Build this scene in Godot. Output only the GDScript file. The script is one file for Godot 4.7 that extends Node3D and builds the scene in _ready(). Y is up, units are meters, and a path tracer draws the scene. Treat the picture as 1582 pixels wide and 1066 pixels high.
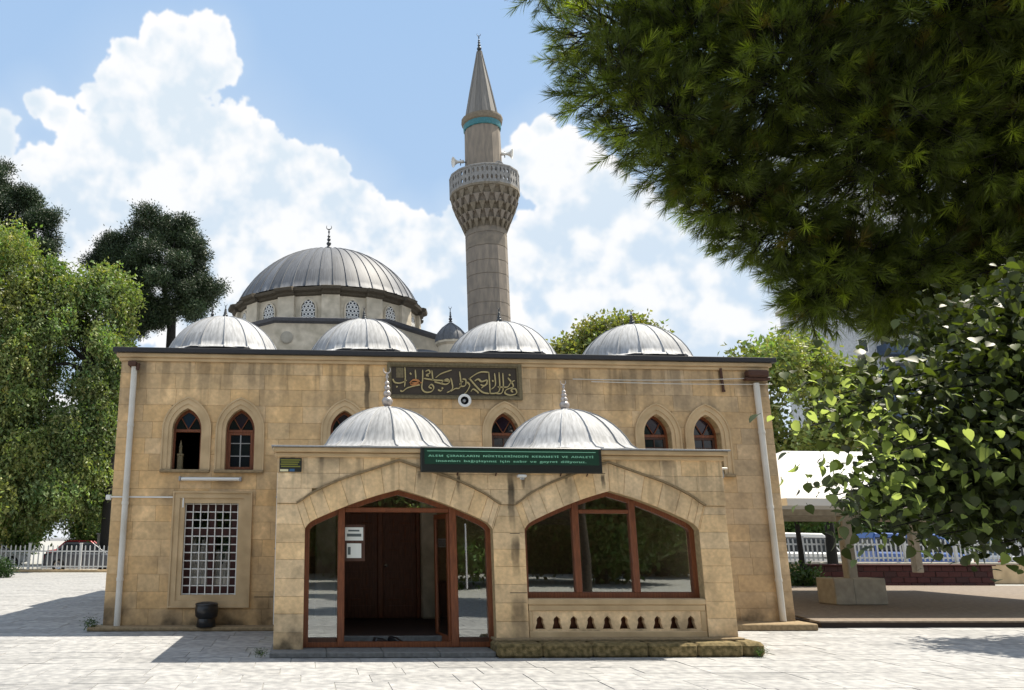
extends Node3D

var rng := RandomNumberGenerator.new()
var used := {}
var bases := {}
var M := {}
var uvr := Rect2()          # wall rectangle (metres) that UV 0..1 covers; empty: no UV
const ZF := -16.6           # plane of the main facade
const ZP := -12.95          # plane of the porch front

# ------------------------------------------------------------------ helpers
func lin(r: float, g: float, b: float) -> Color:
	return Color(r, g, b).linear_to_srgb()

func numbered(called: String, key := "") -> String:
	var k := key + "/" + called
	if not used.has(k):
		used[k] = 0
		return called
	used[k] += 1
	return "%s_%03d" % [called, used[k]]

func tag(o: Node, label: String, category: String, group := "", kind := "") -> void:
	if label: o.set_meta("label", label)
	if category: o.set_meta("category", category)
	if group: o.set_meta("group", group)
	if kind: o.set_meta("kind", kind)

func thing(called: String, label: String, category: String, base := Vector3.ZERO, group := "") -> Node3D:
	var o := Node3D.new()
	o.name = numbered(called)
	o.position = base
	add_child(o, true)
	bases[o] = base
	tag(o, label, category, group)
	return o

func copy_of(src: Node3D, called: String, label: String, base: Vector3, turn := 0.0, size := 1.0) -> Node3D:
	var o: Node3D = src.duplicate()
	o.name = numbered(called)
	add_child(o, true)
	o.position = base
	o.rotation.y = turn
	o.scale = Vector3.ONE * size
	o.set_meta("label", label)
	return o

func new_st() -> SurfaceTool:
	var s := SurfaceTool.new()
	s.begin(Mesh.PRIMITIVE_TRIANGLES)
	s.set_smooth_group(-1)
	return s

func bake(st: SurfaceTool) -> ArrayMesh:
	st.generate_normals()
	return st.commit()

func inst(called: String, mesh: Mesh, m: Material, parent: Node, xf := Transform3D()) -> MeshInstance3D:
	var o := MeshInstance3D.new()
	o.mesh = mesh
	if m: o.set_surface_override_material(0, m)
	o.name = numbered(called, str(parent.get_instance_id()))
	o.transform = xf
	parent.add_child(o, true)
	return o

func obj(called: String, st: SurfaceTool, m: Material, parent: Node = null) -> MeshInstance3D:
	var o := inst(called, bake(st), m, parent if parent else self)
	if parent and bases.has(parent): o.position = -bases[parent]      # built in the place's own coordinates
	return o

func struct(called: String, st: SurfaceTool, m: Material, parent: Node = null) -> MeshInstance3D:
	var o := obj(called, st, m, parent)
	if parent == null: o.set_meta("kind", "structure")
	return o

func vtx(st: SurfaceTool, p: Vector3) -> void:
	if uvr.size.x > 0.0:
		st.set_uv(Vector2((p.x - uvr.position.x) / uvr.size.x, 1.0 - (p.y - uvr.position.y) / uvr.size.y))
	st.add_vertex(p)

func tri(st: SurfaceTool, a: Vector3, b: Vector3, c: Vector3, out: Vector3) -> void:
	if (a - c).cross(a - b).dot(out) < 0.0:
		var t := b
		b = c
		c = t
	vtx(st, a); vtx(st, b); vtx(st, c)

func face(st: SurfaceTool, p: Array, out: Vector3) -> void:
	for i in range(1, p.size() - 1):
		tri(st, p[0], p[i], p[i + 1], out)

func poly_ccw(p: PackedVector2Array) -> PackedVector2Array:
	var q := p.duplicate()
	var a := 0.0
	for i in q.size():
		var n := (i + 1) % q.size()
		a += q[i].x * q[n].y - q[n].x * q[i].y
	if a < 0: q.reverse()
	return q

func area(p: PackedVector2Array) -> float:
	var a := 0.0
	for i in p.size():
		var n := (i + 1) % p.size()
		a += p[i].x * p[n].y - p[n].x * p[i].y
	return absf(a) * 0.5

func inset(p: PackedVector2Array, d: float) -> PackedVector2Array:   # p anticlockwise
	var r := PackedVector2Array()
	var n := p.size()
	for i in n:
		var e0 := (p[i] - p[(i + n - 1) % n]).normalized()
		var e1 := (p[(i + 1) % n] - p[i]).normalized()
		var n0 := Vector2(-e0.y, e0.x)
		var n1 := Vector2(-e1.y, e1.x)
		var m := n0 + n1
		var l := m.length_squared()
		r.append(p[i] + (m * (2.0 * d / l) if l > 0.35 else n0 * d))
	return r

# a polygon in x, y given depth: back at z0, front at z1, the front edge chamfered by bev
func slab(st: SurfaceTool, poly: PackedVector2Array, z0: float, z1: float, bev := 0.0, xf := Transform3D(), back := false) -> void:
	var p := poly_ccw(poly)
	var q := inset(p, bev) if bev > 0.0 else p
	var idx := Geometry2D.triangulate_polygon(q)
	if idx.is_empty():
		q = p
		idx = Geometry2D.triangulate_polygon(q)
	var s := signf(z1 - z0)
	var zb := z1 - s * bev
	var fo := xf.basis * Vector3(0, 0, s)
	for i in range(0, idx.size(), 3):
		tri(st, xf * Vector3(q[idx[i]].x, q[idx[i]].y, z1), xf * Vector3(q[idx[i + 1]].x, q[idx[i + 1]].y, z1), xf * Vector3(q[idx[i + 2]].x, q[idx[i + 2]].y, z1), fo)
		if back:
			tri(st, xf * Vector3(p[idx[i]].x, p[idx[i]].y, z0), xf * Vector3(p[idx[i + 1]].x, p[idx[i + 1]].y, z0), xf * Vector3(p[idx[i + 2]].x, p[idx[i + 2]].y, z0), -fo)
	for i in p.size():
		var j := (i + 1) % p.size()
		var e := p[j] - p[i]
		var o := xf.basis * Vector3(e.y, -e.x, 0)
		var a := xf * Vector3(p[i].x, p[i].y, zb)
		var b := xf * Vector3(p[j].x, p[j].y, zb)
		face(st, [xf * Vector3(p[i].x, p[i].y, z0), xf * Vector3(p[j].x, p[j].y, z0), b, a], o)
		if bev > 0.0:
			face(st, [a, b, xf * Vector3(q[j].x, q[j].y, z1), xf * Vector3(q[i].x, q[i].y, z1)], o + fo * e.length())

# a strip between two matching outlines in x, y (outer and inner), front at z1, back at z0
func band(st: SurfaceTool, a: PackedVector2Array, b: PackedVector2Array, z0: float, z1: float, closed := false) -> void:
	var n := a.size()
	var s := Vector3(0, 0, signf(z1 - z0))
	for i in (n if closed else n - 1):
		var j := (i + 1) % n
		var mid := (a[i] + a[j] - b[i] - b[j])
		var oa := Vector3(mid.x, mid.y, 0)
		face(st, [Vector3(a[i].x, a[i].y, z1), Vector3(a[j].x, a[j].y, z1), Vector3(b[j].x, b[j].y, z1), Vector3(b[i].x, b[i].y, z1)], s)
		face(st, [Vector3(a[i].x, a[i].y, z0), Vector3(a[j].x, a[j].y, z0), Vector3(a[j].x, a[j].y, z1), Vector3(a[i].x, a[i].y, z1)], oa)
		face(st, [Vector3(b[i].x, b[i].y, z0), Vector3(b[j].x, b[j].y, z0), Vector3(b[j].x, b[j].y, z1), Vector3(b[i].x, b[i].y, z1)], -oa)
	if not closed:
		for i in [0, n - 1]:
			var k: int = 1 if i == 0 else n - 2
			var o := Vector3(a[i].x - a[k].x, a[i].y - a[k].y, 0)
			face(st, [Vector3(a[i].x, a[i].y, z0), Vector3(b[i].x, b[i].y, z0), Vector3(b[i].x, b[i].y, z1), Vector3(a[i].x, a[i].y, z1)], o)

func rect(x0: float, y0: float, x1: float, y1: float) -> PackedVector2Array:
	return PackedVector2Array([Vector2(x0, y0), Vector2(x1, y0), Vector2(x1, y1), Vector2(x0, y1)])

func box(st: SurfaceTool, a: Vector3, b: Vector3, bev := 0.0, xf := Transform3D()) -> void:
	var c := (a + b) * 0.5
	var h := (b - a).abs() * 0.5
	var q := Vector3(h.x - bev, h.y - bev, h.z - bev)
	for ax in 3:
		var u := (ax + 1) % 3
		var w := (ax + 2) % 3
		for s in [-1.0, 1.0]:
			var p := []
			for k in [[-1, -1], [1, -1], [1, 1], [-1, 1]]:
				var v := Vector3.ZERO
				v[ax] = s * h[ax]
				v[u] = k[0] * q[u]
				v[w] = k[1] * q[w]
				p.append(xf * (c + v))
			var o := Vector3.ZERO
			o[ax] = s
			face(st, p, xf.basis * o)
			if bev > 0.0:
				for t in [-1.0, 1.0]:        # the chamfer between faces ax and u
					var e := []
					for k in [[0, -1], [0, 1], [1, 1], [1, -1]]:
						var v := Vector3.ZERO
						v[ax] = s * (h[ax] if k[0] == 0 else q[ax])
						v[u] = t * (q[u] if k[0] == 0 else h[u])
						v[w] = k[1] * q[w]
						e.append(xf * (c + v))
					var o2 := Vector3.ZERO
					o2[ax] = s
					o2[u] = t
					face(st, e, xf.basis * o2)
	if bev > 0.0:
		for sx in [-1.0, 1.0]:
			for sy in [-1.0, 1.0]:
				for sz in [-1.0, 1.0]:
					tri(st, xf * (c + Vector3(sx * h.x, sy * q.y, sz * q.z)), xf * (c + Vector3(sx * q.x, sy * h.y, sz * q.z)), xf * (c + Vector3(sx * q.x, sy * q.y, sz * h.z)), xf.basis * Vector3(sx, sy, sz))

func lathe(st: SurfaceTool, prof: Array, n: int, c: Vector3, smooth := true, phase := 0.0, sq := Vector2.ONE) -> void:
	st.set_smooth_group(1 if smooth else -1)
	for i in n:
		var a := TAU * i / n + phase
		var b := TAU * (i + 1) / n + phase
		var da := Vector3(cos(a) * sq.x, 0, sin(a) * sq.y)
		var db := Vector3(cos(b) * sq.x, 0, sin(b) * sq.y)
		for k in prof.size() - 1:
			var p: Vector2 = prof[k]
			var q: Vector2 = prof[k + 1]
			var o := (da + db).normalized() * (q.y - p.y) + Vector3(0, p.x - q.x, 0)
			var p0 := c + da * p.x + Vector3(0, p.y, 0)
			var p1 := c + db * p.x + Vector3(0, p.y, 0)
			var q0 := c + da * q.x + Vector3(0, q.y, 0)
			var q1 := c + db * q.x + Vector3(0, q.y, 0)
			if p.x > 0.0001: tri(st, p0, p1, q1 if q.x > 0.0001 else q0, o)
			if q.x > 0.0001: tri(st, p0, q1, q0, o)
	st.set_smooth_group(-1)

func tube(st: SurfaceTool, pts: Array, r0: float, r1 := -1.0, n := 6, caps := true) -> void:
	if r1 < 0: r1 = r0
	st.set_smooth_group(2)
	var rings := []
	var up := Vector3.UP
	for i in pts.size():
		var d: Vector3 = (pts[mini(i + 1, pts.size() - 1)] - pts[maxi(i - 1, 0)]).normalized()
		if absf(d.dot(up)) > 0.95: up = Vector3.RIGHT
		var s := d.cross(up).normalized()
		var t := s.cross(d).normalized()
		up = t
		var r := lerpf(r0, r1, float(i) / (pts.size() - 1))
		var ring := []
		for k in n:
			var a := TAU * k / n
			ring.append(pts[i] + (s * cos(a) + t * sin(a)) * r)
		rings.append(ring)
	for i in pts.size() - 1:
		for k in n:
			var l := (k + 1) % n
			var o: Vector3 = rings[i][k] + rings[i][l] - pts[i] * 2.0
			face(st, [rings[i][k], rings[i][l], rings[i + 1][l], rings[i + 1][k]], o)
	st.set_smooth_group(-1)
	if caps:
		face(st, rings[0], pts[0] - pts[1])
		face(st, rings[-1], pts[-1] - pts[-2])

func clipped(p: PackedVector2Array, holes: Array) -> Array:
	var left := [p]
	for h in holes:
		var next := []
		for q in left:
			for r in Geometry2D.clip_polygons(q, h):
				if area(r) > 0.003 and not Geometry2D.is_polygon_clockwise(r): next.append(r)
		left = next
	return left

# pointed arch outline from the bottom left corner over the apex to the bottom right corner
func lancet(cx: float, y0: float, ys: float, a: float, rise: float, n := 8) -> PackedVector2Array:
	var p := PackedVector2Array([Vector2(cx - a, y0)])
	var R := (a * a + rise * rise) / (2.0 * a)
	var top := asin(clampf(rise / R, -1, 1))
	if rise > R: top = PI - top
	for i in n + 1:
		var t := top * i / n
		p.append(Vector2(cx - a + R - R * cos(t), ys + R * sin(t)))
	for i in range(n - 1, -1, -1):
		var t := top * i / n
		p.append(Vector2(cx + a - R + R * cos(t), ys + R * sin(t)))
	p.append(Vector2(cx + a, y0))
	return p

# ------------------------------------------------------------------ materials
func fnl(seed_: int, freq: float, oct := 4, kind := FastNoiseLite.TYPE_SIMPLEX_SMOOTH) -> FastNoiseLite:
	var n := FastNoiseLite.new()
	n.seed = seed_
	n.frequency = freq
	n.noise_type = kind
	n.fractal_octaves = oct
	return n

func noise_tex(seed_: int, freq: float, c0: Color, c1: Color, oct := 5, size := 512) -> NoiseTexture2D:
	var t := NoiseTexture2D.new()
	t.width = size
	t.height = size
	t.seamless = true
	t.noise = fnl(seed_, freq, oct)
	var g := Gradient.new()
	g.set_color(0, c0)
	g.set_color(1, c1)
	t.color_ramp = g
	return t

func mat(called: String, c: Color, rough := 0.8, metal := 0.0) -> StandardMaterial3D:
	var m := StandardMaterial3D.new()
	m.resource_name = called
	m.albedo_color = c
	m.roughness = rough
	m.metallic = metal
	M[called] = m
	return m

func grainy(m: StandardMaterial3D, tex: Texture2D, scale_: float, bump: Texture2D = null, depth := 0.15) -> StandardMaterial3D:
	m.albedo_texture = tex
	m.uv1_triplanar = true
	m.uv1_world_triplanar = true
	m.uv1_scale = Vector3.ONE * scale_
	if bump:
		m.heightmap_enabled = true
		m.heightmap_texture = bump
		m.heightmap_scale = depth
	return m

# weathered limestone over a whole wall: W x H metres
func wall_tex(w: int, h: int, W: float, H: float, seed_: int, warm: Array, grey: Array, marks: Array, right_grey: float) -> ImageTexture:
	var n1 := fnl(seed_, 0.006, 4).get_image(w, h).get_data()
	var im2 := fnl(seed_ + 1, 0.03, 4).get_image(w, maxi(8, h / 14))
	im2.resize(w, h, Image.INTERPOLATE_CUBIC)
	var n2 := im2.get_data()
	var n3 := fnl(seed_ + 2, 0.09, 4).get_image(w, h).get_data()
	var n4 := fnl(seed_ + 3, 0.015, 5).get_image(w, h).get_data()
	var out := PackedByteArray()
	out.resize(w * h * 3)
	var i := 0
	for y in h:
		var fy := H * (1.0 - (y + 0.5) / h)
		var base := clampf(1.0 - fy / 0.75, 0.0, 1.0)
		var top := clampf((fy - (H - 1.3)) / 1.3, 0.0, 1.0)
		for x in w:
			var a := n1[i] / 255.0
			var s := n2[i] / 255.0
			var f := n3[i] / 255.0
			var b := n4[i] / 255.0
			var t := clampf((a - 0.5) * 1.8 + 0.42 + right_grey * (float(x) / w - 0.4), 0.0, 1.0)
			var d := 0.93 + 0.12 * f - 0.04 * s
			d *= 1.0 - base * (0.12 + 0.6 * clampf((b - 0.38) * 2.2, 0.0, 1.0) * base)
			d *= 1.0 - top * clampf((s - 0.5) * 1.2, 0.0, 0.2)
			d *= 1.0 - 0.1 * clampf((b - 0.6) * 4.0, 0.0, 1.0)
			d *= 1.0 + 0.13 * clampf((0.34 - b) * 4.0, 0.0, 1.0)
			out[i * 3] = int(clampf(lerpf(warm[0], grey[0], t) * d, 0, 1) * 255.0)
			out[i * 3 + 1] = int(clampf(lerpf(warm[1], grey[1], t) * d, 0, 1) * 255.0)
			out[i * 3 + 2] = int(clampf(lerpf(warm[2], grey[2], t) * d, 0, 1) * 255.0)
			i += 1
	for m in marks:                       # run-off stains with a shape of their own: x, top, bottom, width, strength
		var x0 := int((m[0] - m[3]) / W * w)
		var x1 := int((m[0] + m[3]) / W * w)
		for y in range(maxi(0, int((1.0 - m[1] / H) * h)), mini(h, int((1.0 - m[2] / H) * h))):
			for x in range(maxi(0, x0), mini(w, x1 + 1)):
				var k := y * w + x
				var across = 1.0 - absf((x + 0.5) / w * W - m[0] + (n4[k] / 255.0 - 0.5) * 0.05) / m[3]
				var fall: float = 1.0 - pow(((1.0 - float(y) / h) * H - m[1]) / (m[2] - m[1]), 1.6)
				fall *= clampf(((m[1] - (1.0 - float(y) / h) * H) / (m[1] - m[2])) * 4.0, 0.0, 1.0)
				var q: float = 1.0 - clampf(across * 2.2, 0.0, 1.0) * m[4] * fall * (0.55 + 0.45 * n2[k] / 255.0)
				for c in 3: out[k * 3 + c] = int(out[k * 3 + c] * q)
	return ImageTexture.create_from_image(Image.create_from_data(w, h, false, Image.FORMAT_RGB8, out))

func stone_set(called: String, tex: Texture2D, bump: Texture2D) -> Array:
	var a := []
	for c in [[1, 1, 1], [0.965, 0.96, 0.95], [1.0, 0.98, 0.94], [0.94, 0.945, 0.95], [0.985, 0.99, 1.0], [1.0, 0.98, 0.94], [0.935, 0.925, 0.905]]:
		var m := mat(called, Color(c[0], c[1], c[2]), 0.92)
		m.albedo_texture = tex
		m.heightmap_enabled = true
		m.heightmap_texture = bump
		m.heightmap_scale = 0.25
		a.append(m)
	return a

func make_materials() -> void:
	var fine := noise_tex(11, 0.045, Color(0.82, 0.82, 0.82), Color(1, 1, 1))
	var rough_ := noise_tex(12, 0.02, Color(0.78, 0.78, 0.76), Color(1, 1, 1), 6)
	var grit := noise_tex(13, 0.12, Color(0, 0, 0), Color(1, 1, 1), 5)
	var moss := noise_tex(14, 0.02, Color(0.42, 0.42, 0.3), Color(1, 0.97, 0.9), 6)
	M.fine = fine
	M.grit = grit
	M.rough = rough_
	grainy(mat("trim_stone", lin(0.63, 0.465, 0.275), 0.9), noise_tex(16, 0.008, Color(0.82, 0.81, 0.79), Color(1, 1, 1), 6), 0.35)
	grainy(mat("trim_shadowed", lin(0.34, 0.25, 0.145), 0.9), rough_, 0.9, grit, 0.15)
	grainy(mat("mossy_stone", lin(0.33, 0.26, 0.15), 0.95), moss, 0.8, grit, 0.7)
	grainy(mat("mortar", lin(0.5, 0.37, 0.2), 0.95), rough_, 1.0)
	grainy(mat("plaster", lin(0.74, 0.65, 0.52), 0.9), rough_, 0.25, grit, 0.1)
	grainy(mat("interior_wall", lin(0.58, 0.48, 0.31), 0.9), fine, 0.5)
	grainy(mat("minaret_stone", lin(0.34, 0.295, 0.25), 0.93), noise_tex(15, 0.02, Color(0.74, 0.74, 0.74), Color(1, 0.98, 0.95), 6), 0.35, grit)
	var msd: StandardMaterial3D = M.minaret_stone.duplicate()
	msd.albedo_color = lin(0.3, 0.26, 0.215)
	M.minaret_stone_dark = msd
	M.minaret_stone.uv1_scale = Vector3(0.8, 0.16, 0.8)
	grainy(mat("minaret_dark", lin(0.27, 0.225, 0.17), 0.93), rough_, 1.2, grit)
	grainy(mat("tar", lin(0.035, 0.035, 0.04), 0.8), fine, 0.8)
	grainy(mat("grey_step", lin(0.2, 0.2, 0.2), 0.85), rough_, 0.9, grit)
	grainy(mat("concrete", lin(0.46, 0.42, 0.345), 0.9), fine, 0.15)
	grainy(mat("paving_bed", lin(0.4, 0.395, 0.38), 0.95), rough_, 0.5)
	for k in 5:
		var g: float = [0.43, 0.395, 0.46, 0.415, 0.355][k]
		grainy(mat("paving_stone_%d" % k, lin(g, g * 0.985, g * 0.955), 0.8), noise_tex(20 + k, 0.02, Color(0.72, 0.725, 0.74), Color(1, 1, 1), 6), 0.45, grit, 0.3)
	var streak := Image.create(256, 256, false, Image.FORMAT_RGB8)
	var na := fnl(31, 0.02, 5)
	for y in 256:
		for x in 256:
			var v := 0.9 + 0.13 * na.get_noise_2d(x * 0.9, y * 0.35) + 0.15 * na.get_noise_2d(x * 1.6 + 700, y * 1.3)
			v = clampf(v, 0.3, 1.0)
			streak.set_pixel(x, y, Color(v, v, v))
	var stx := ImageTexture.create_from_image(streak)
	for k in 4:
		var g: float = [0.42, 0.39, 0.45, 0.36][k]
		var m := mat("lead_sheet_%d" % k, lin(g, g * 1.01, g * 1.03), 0.7, 0.0)
		m.albedo_texture = stx
		m.uv1_offset = Vector3(0.23 * k, 0.37 * k, 0)
		g = [0.15, 0.12, 0.19, 0.14][k]
		m = mat("dark_lead_%d" % k, lin(g, g * 1.05, g * 1.16), 0.6, 0.0)
		m.albedo_texture = stx
		m.uv1_offset = Vector3(0.19 * k, 0.41 * k, 0)
	grainy(mat("lead_plain", lin(0.37, 0.375, 0.385), 0.7, 0.0), fine, 1.0)
	grainy(mat("lead_dark_plain", lin(0.12, 0.125, 0.15), 0.6, 0.15), rough_, 1.0)
	for k in 2:
		var m := mat("spire_%d" % k, lin(0.27 - 0.05 * k, 0.25 - 0.045 * k, 0.225 - 0.04 * k), 0.7)
		m.albedo_texture = stx
	mat("bronze", lin(0.06, 0.065, 0.07), 0.45, 0.5)
	mat("pale_metal", lin(0.45, 0.40, 0.37), 0.4, 0.5)
	var grain := noise_tex(41, 0.02, Color(0.74, 0.7, 0.68), Color(1, 1, 1), 5)
	grainy(mat("wood", lin(0.24, 0.075, 0.026), 0.45), grain, 1.2)
	grainy(mat("wood_dark", lin(0.085, 0.032, 0.016), 0.5), grain, 1.2)
	grainy(mat("wood_red", lin(0.21, 0.075, 0.036), 0.5), grain, 1.2)
	for w in ["wood", "wood_dark", "wood_red"]: M[w].uv1_scale = Vector3(2.5, 0.35, 2.5)
	mat("dark_room", lin(0.03, 0.025, 0.02), 0.9)
	grainy(mat("carpet", lin(0.05, 0.022, 0.014), 0.95), fine, 2.0)
	mat("white_paint", lin(0.72, 0.71, 0.68), 0.5)
	grainy(mat("pipe_paint", lin(0.66, 0.64, 0.6), 0.5), noise_tex(43, 0.01, Color(0.88, 0.87, 0.84), Color(1, 1, 1), 5), 0.3)
	mat("fence_paint", lin(0.5, 0.5, 0.49), 0.6)
	mat("black_plastic", lin(0.012, 0.012, 0.014), 0.3)
	mat("grey_plastic", lin(0.3, 0.3, 0.31), 0.5)
	mat("paper", lin(0.72, 0.74, 0.7), 0.8)
	mat("ink", lin(0.1, 0.12, 0.12), 0.8)
	mat("rust", lin(0.07, 0.03, 0.018), 0.8)
	mat("sign_black", lin(0.016, 0.018, 0.016), 0.4)
	mat("sign_green", lin(0.006, 0.046, 0.024), 0.45)
	mat("sign_text", lin(0.24, 0.56, 0.38), 0.6)
	mat("olive_print", lin(0.2, 0.2, 0.03), 0.6)
	mat("cream_print", lin(0.75, 0.7, 0.45), 0.6)
	mat("blue_print", lin(0.04, 0.12, 0.25), 0.6)
	grainy(mat("panel_ground", lin(0.055, 0.04, 0.026), 0.7), fine, 2.0)
	mat("gilt", lin(0.45, 0.36, 0.17), 0.5, 0.2)
	mat("gilt_orange", lin(0.48, 0.2, 0.07), 0.5, 0.2)
	grainy(mat("frame_stone", lin(0.2, 0.16, 0.09), 0.85), rough_, 1.5)
	grainy(mat("weathered_cornice", lin(0.11, 0.09, 0.065), 0.9), rough_, 1.0)
	grainy(mat("balcony_grey", lin(0.34, 0.33, 0.325), 0.9), rough_, 1.2)
	grainy(mat("turquoise", lin(0.045, 0.22, 0.26), 0.5), rough_, 1.5)
	var gp := mat("window_glass", Color(0.05, 0.06, 0.06, 0.12), 0.04)
	gp.transparency = BaseMaterial3D.TRANSPARENCY_ALPHA
	var orm := Image.create(4, 4, false, Image.FORMAT_RGB8)
	orm.fill(Color(1, 0.015, 1))
	var gc := ORMMaterial3D.new()
	gc.resource_name = "coated_glass"
	gc.orm_texture = ImageTexture.create_from_image(orm)
	gc.albedo_color = Color(0.9, 0.92, 0.92, 0.40)
	gc.transparency = BaseMaterial3D.TRANSPARENCY_ALPHA
	M.coated = gc
	mat("dark_pane", lin(0.012, 0.014, 0.02), 0.05)
	mat("blue_pane", lin(0.015, 0.03, 0.06), 0.1)
	mat("violet_pane", lin(0.025, 0.015, 0.03), 0.1)
	mat("maroon", lin(0.05, 0.01, 0.008), 0.6)
	mat("curtain", lin(0.5, 0.48, 0.43), 0.9)
	mat("green_cloth", lin(0.03, 0.06, 0.03), 0.9)
	grainy(mat("bark", lin(0.07, 0.055, 0.04), 0.95), noise_tex(51, 0.03, Color(0.45, 0.45, 0.45), Color(1, 1, 1)), 2.0, grit, 2.0)
	grainy(mat("dark_bark", lin(0.028, 0.024, 0.019), 0.95), noise_tex(52, 0.03, Color(0.5, 0.5, 0.5), Color(1, 1, 1)), 1.0, grit, 2.0)
	for a in [["leaf_light", 0.26, 0.275, 0.1, 0.8, 0.9, 0.25], ["leaf_mid", 0.10, 0.15, 0.035, 0.6, 0.9, 0.2], ["leaf_pine", 0.04, 0.066, 0.027, 0.16, 0.22, 0.07], ["needle", 0.16, 0.20, 0.045, 0.95, 1.1, 0.2], ["leaf_linden", 0.085, 0.106, 0.03, 0.55, 0.64, 0.13]]:
		var m := mat(a[0], lin(a[1], a[2], a[3]), 0.5)
		m.vertex_color_use_as_albedo = true
		m.backlight_enabled = true
		m.backlight = lin(a[4] * 0.9, a[5] * 0.9, a[6] * 0.9)
		m.cull_mode = BaseMaterial3D.CULL_DISABLED
	mat("canvas", lin(0.6, 0.59, 0.56), 0.8).backlight_enabled = true
	M.canvas.backlight = Color(0.3, 0.3, 0.29)
	grainy(mat("deck_board", lin(0.23, 0.19, 0.145), 0.8), grain, 0.6)
	mat("deck_edge", lin(0.04, 0.028, 0.024), 0.8)
	grainy(mat("red_brick", lin(0.085, 0.024, 0.021), 0.9), rough_, 1.5, grit)
	grainy(mat("red_brick_dark", lin(0.06, 0.022, 0.02), 0.9), rough_, 1.5, grit)
	mat("tyre", lin(0.015, 0.015, 0.015), 0.8)
	mat("chrome", lin(0.6, 0.6, 0.62), 0.2, 0.9)
	mat("car_glass", lin(0.02, 0.025, 0.03), 0.05)
	mat("lamp_glass", lin(0.6, 0.62, 0.65), 0.1, 0.4)
	mat("tail_red", lin(0.3, 0.01, 0.01), 0.2)
	for a in [["paint_dark", 0.06, 0.065, 0.08], ["paint_red", 0.35, 0.012, 0.02], ["paint_white", 0.7, 0.7, 0.7], ["paint_blue", 0.02, 0.08, 0.3], ["paint_silver", 0.4, 0.42, 0.45]]:
		var m := mat(a[0], lin(a[1], a[2], a[3]), 0.3, 0.1)
		m.clearcoat_enabled = true
		m.clearcoat = 1.0
		m.clearcoat_roughness = 0.05
	grainy(mat("apartment_wall", lin(0.5, 0.52, 0.55), 0.9), fine, 0.1)
	mat("apartment_blue", lin(0.035, 0.06, 0.11), 0.7)

# ------------------------------------------------------------------ sky
var cn1: FastNoiseLite
var cn2: FastNoiseLite
var cn3: FastNoiseLite
const PUFFS := "-11.1 32.8 2.0;-13.4 31.3 1.9;-8.4 33.2 2.0;-7.0 31.9 1.3;-15.3 30.3 1.3;-16.2 29.0 1.2;-11.5 29.6 4.0;-9.3 31.5 2.6;-10.8 26.4 5.4;-7.4 25.8 4.6;-15.8 25.3 2.9;-4.0 26.0 3.0;-1.6 25.4 2.5;0.5 25.3 2.3;1.9 25.6 1.3;-2.9 22.6 4.8;1.9 22.7 3.2;4.1 22.4 2.0;6.1 21.5 2.1;8.0 21.1 1.9;10.2 20.5 2.3;10.7 22.5 1.1;-20.1 28.0 1.2;-18.7 27.5 1.2;-17.1 26.6 1.4;-22.1 26.6 1.1;-22.6 25.3 1.6;-19.6 23.1 2.5;-16.9 22.2 3.7;-22.0 21.9 2.8;-13.1 19.7 6.4;-19.0 17.3 5.0;-6.1 17.9 6.7;1.0 17.7 5.4;6.8 17.3 4.5;10.6 16.7 3.6;17.7 27.9 1.0;16.3 27.2 1.0;15.6 25.3 1.8;18.4 25.0 2.8;20.1 22.8 3.4;22.3 21.2 3.4;24.7 19.0 3.8;27.8 17.2 3.9;30.7 14.7 3.9;17.6 19.1 3.9;19.6 15.4 4.8;24.3 14.1 5.1;29.6 11.9 4.5;13.4 18.4 2.7;-24.6 23.5 3.5;-25.4 17.2 6.4;35.5 14.9 5.4;40.5 15.2 5.5;34.4 21.0 4.6;42.9 20.9 4.2"

# cloud bank outlines: where between az0..az1 (degrees) the named cumulus stand; elsewhere a scatter of the same kind
func puff_field(az: float, el: float, puffs: Array) -> float:
	var best := -1.5
	for p in puffs:
		var dx: float = (az - p.x) * cos(deg_to_rad(el))
		var dy: float = el - p.y
		var v: float = 1.0 - sqrt(dx * dx + dy * dy) / p.z
		v *= minf(1.0, p.z * 0.45)
		if v > best: best = v
	var low := (10.0 - el) * 0.12
	best = maxf(best, low)
	var far := clampf((absf(az - 10.0) - 40.0) / 12.0, 0.0, 1.0)
	var high := clampf((el - 38.0) / 10.0, 0.0, 1.0)
	far = maxf(far, high)
	if far > 0.0:
		var r := deg_to_rad(az)
		var e := deg_to_rad(el)
		var d := Vector3(sin(r) * cos(e), sin(e) * 1.7, -cos(r) * cos(e))
		var s := cn3.get_noise_3dv(d * 60.0) * 1.6 + 0.05
		best = lerpf(best, maxf(s, low), far)
	return best

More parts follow.
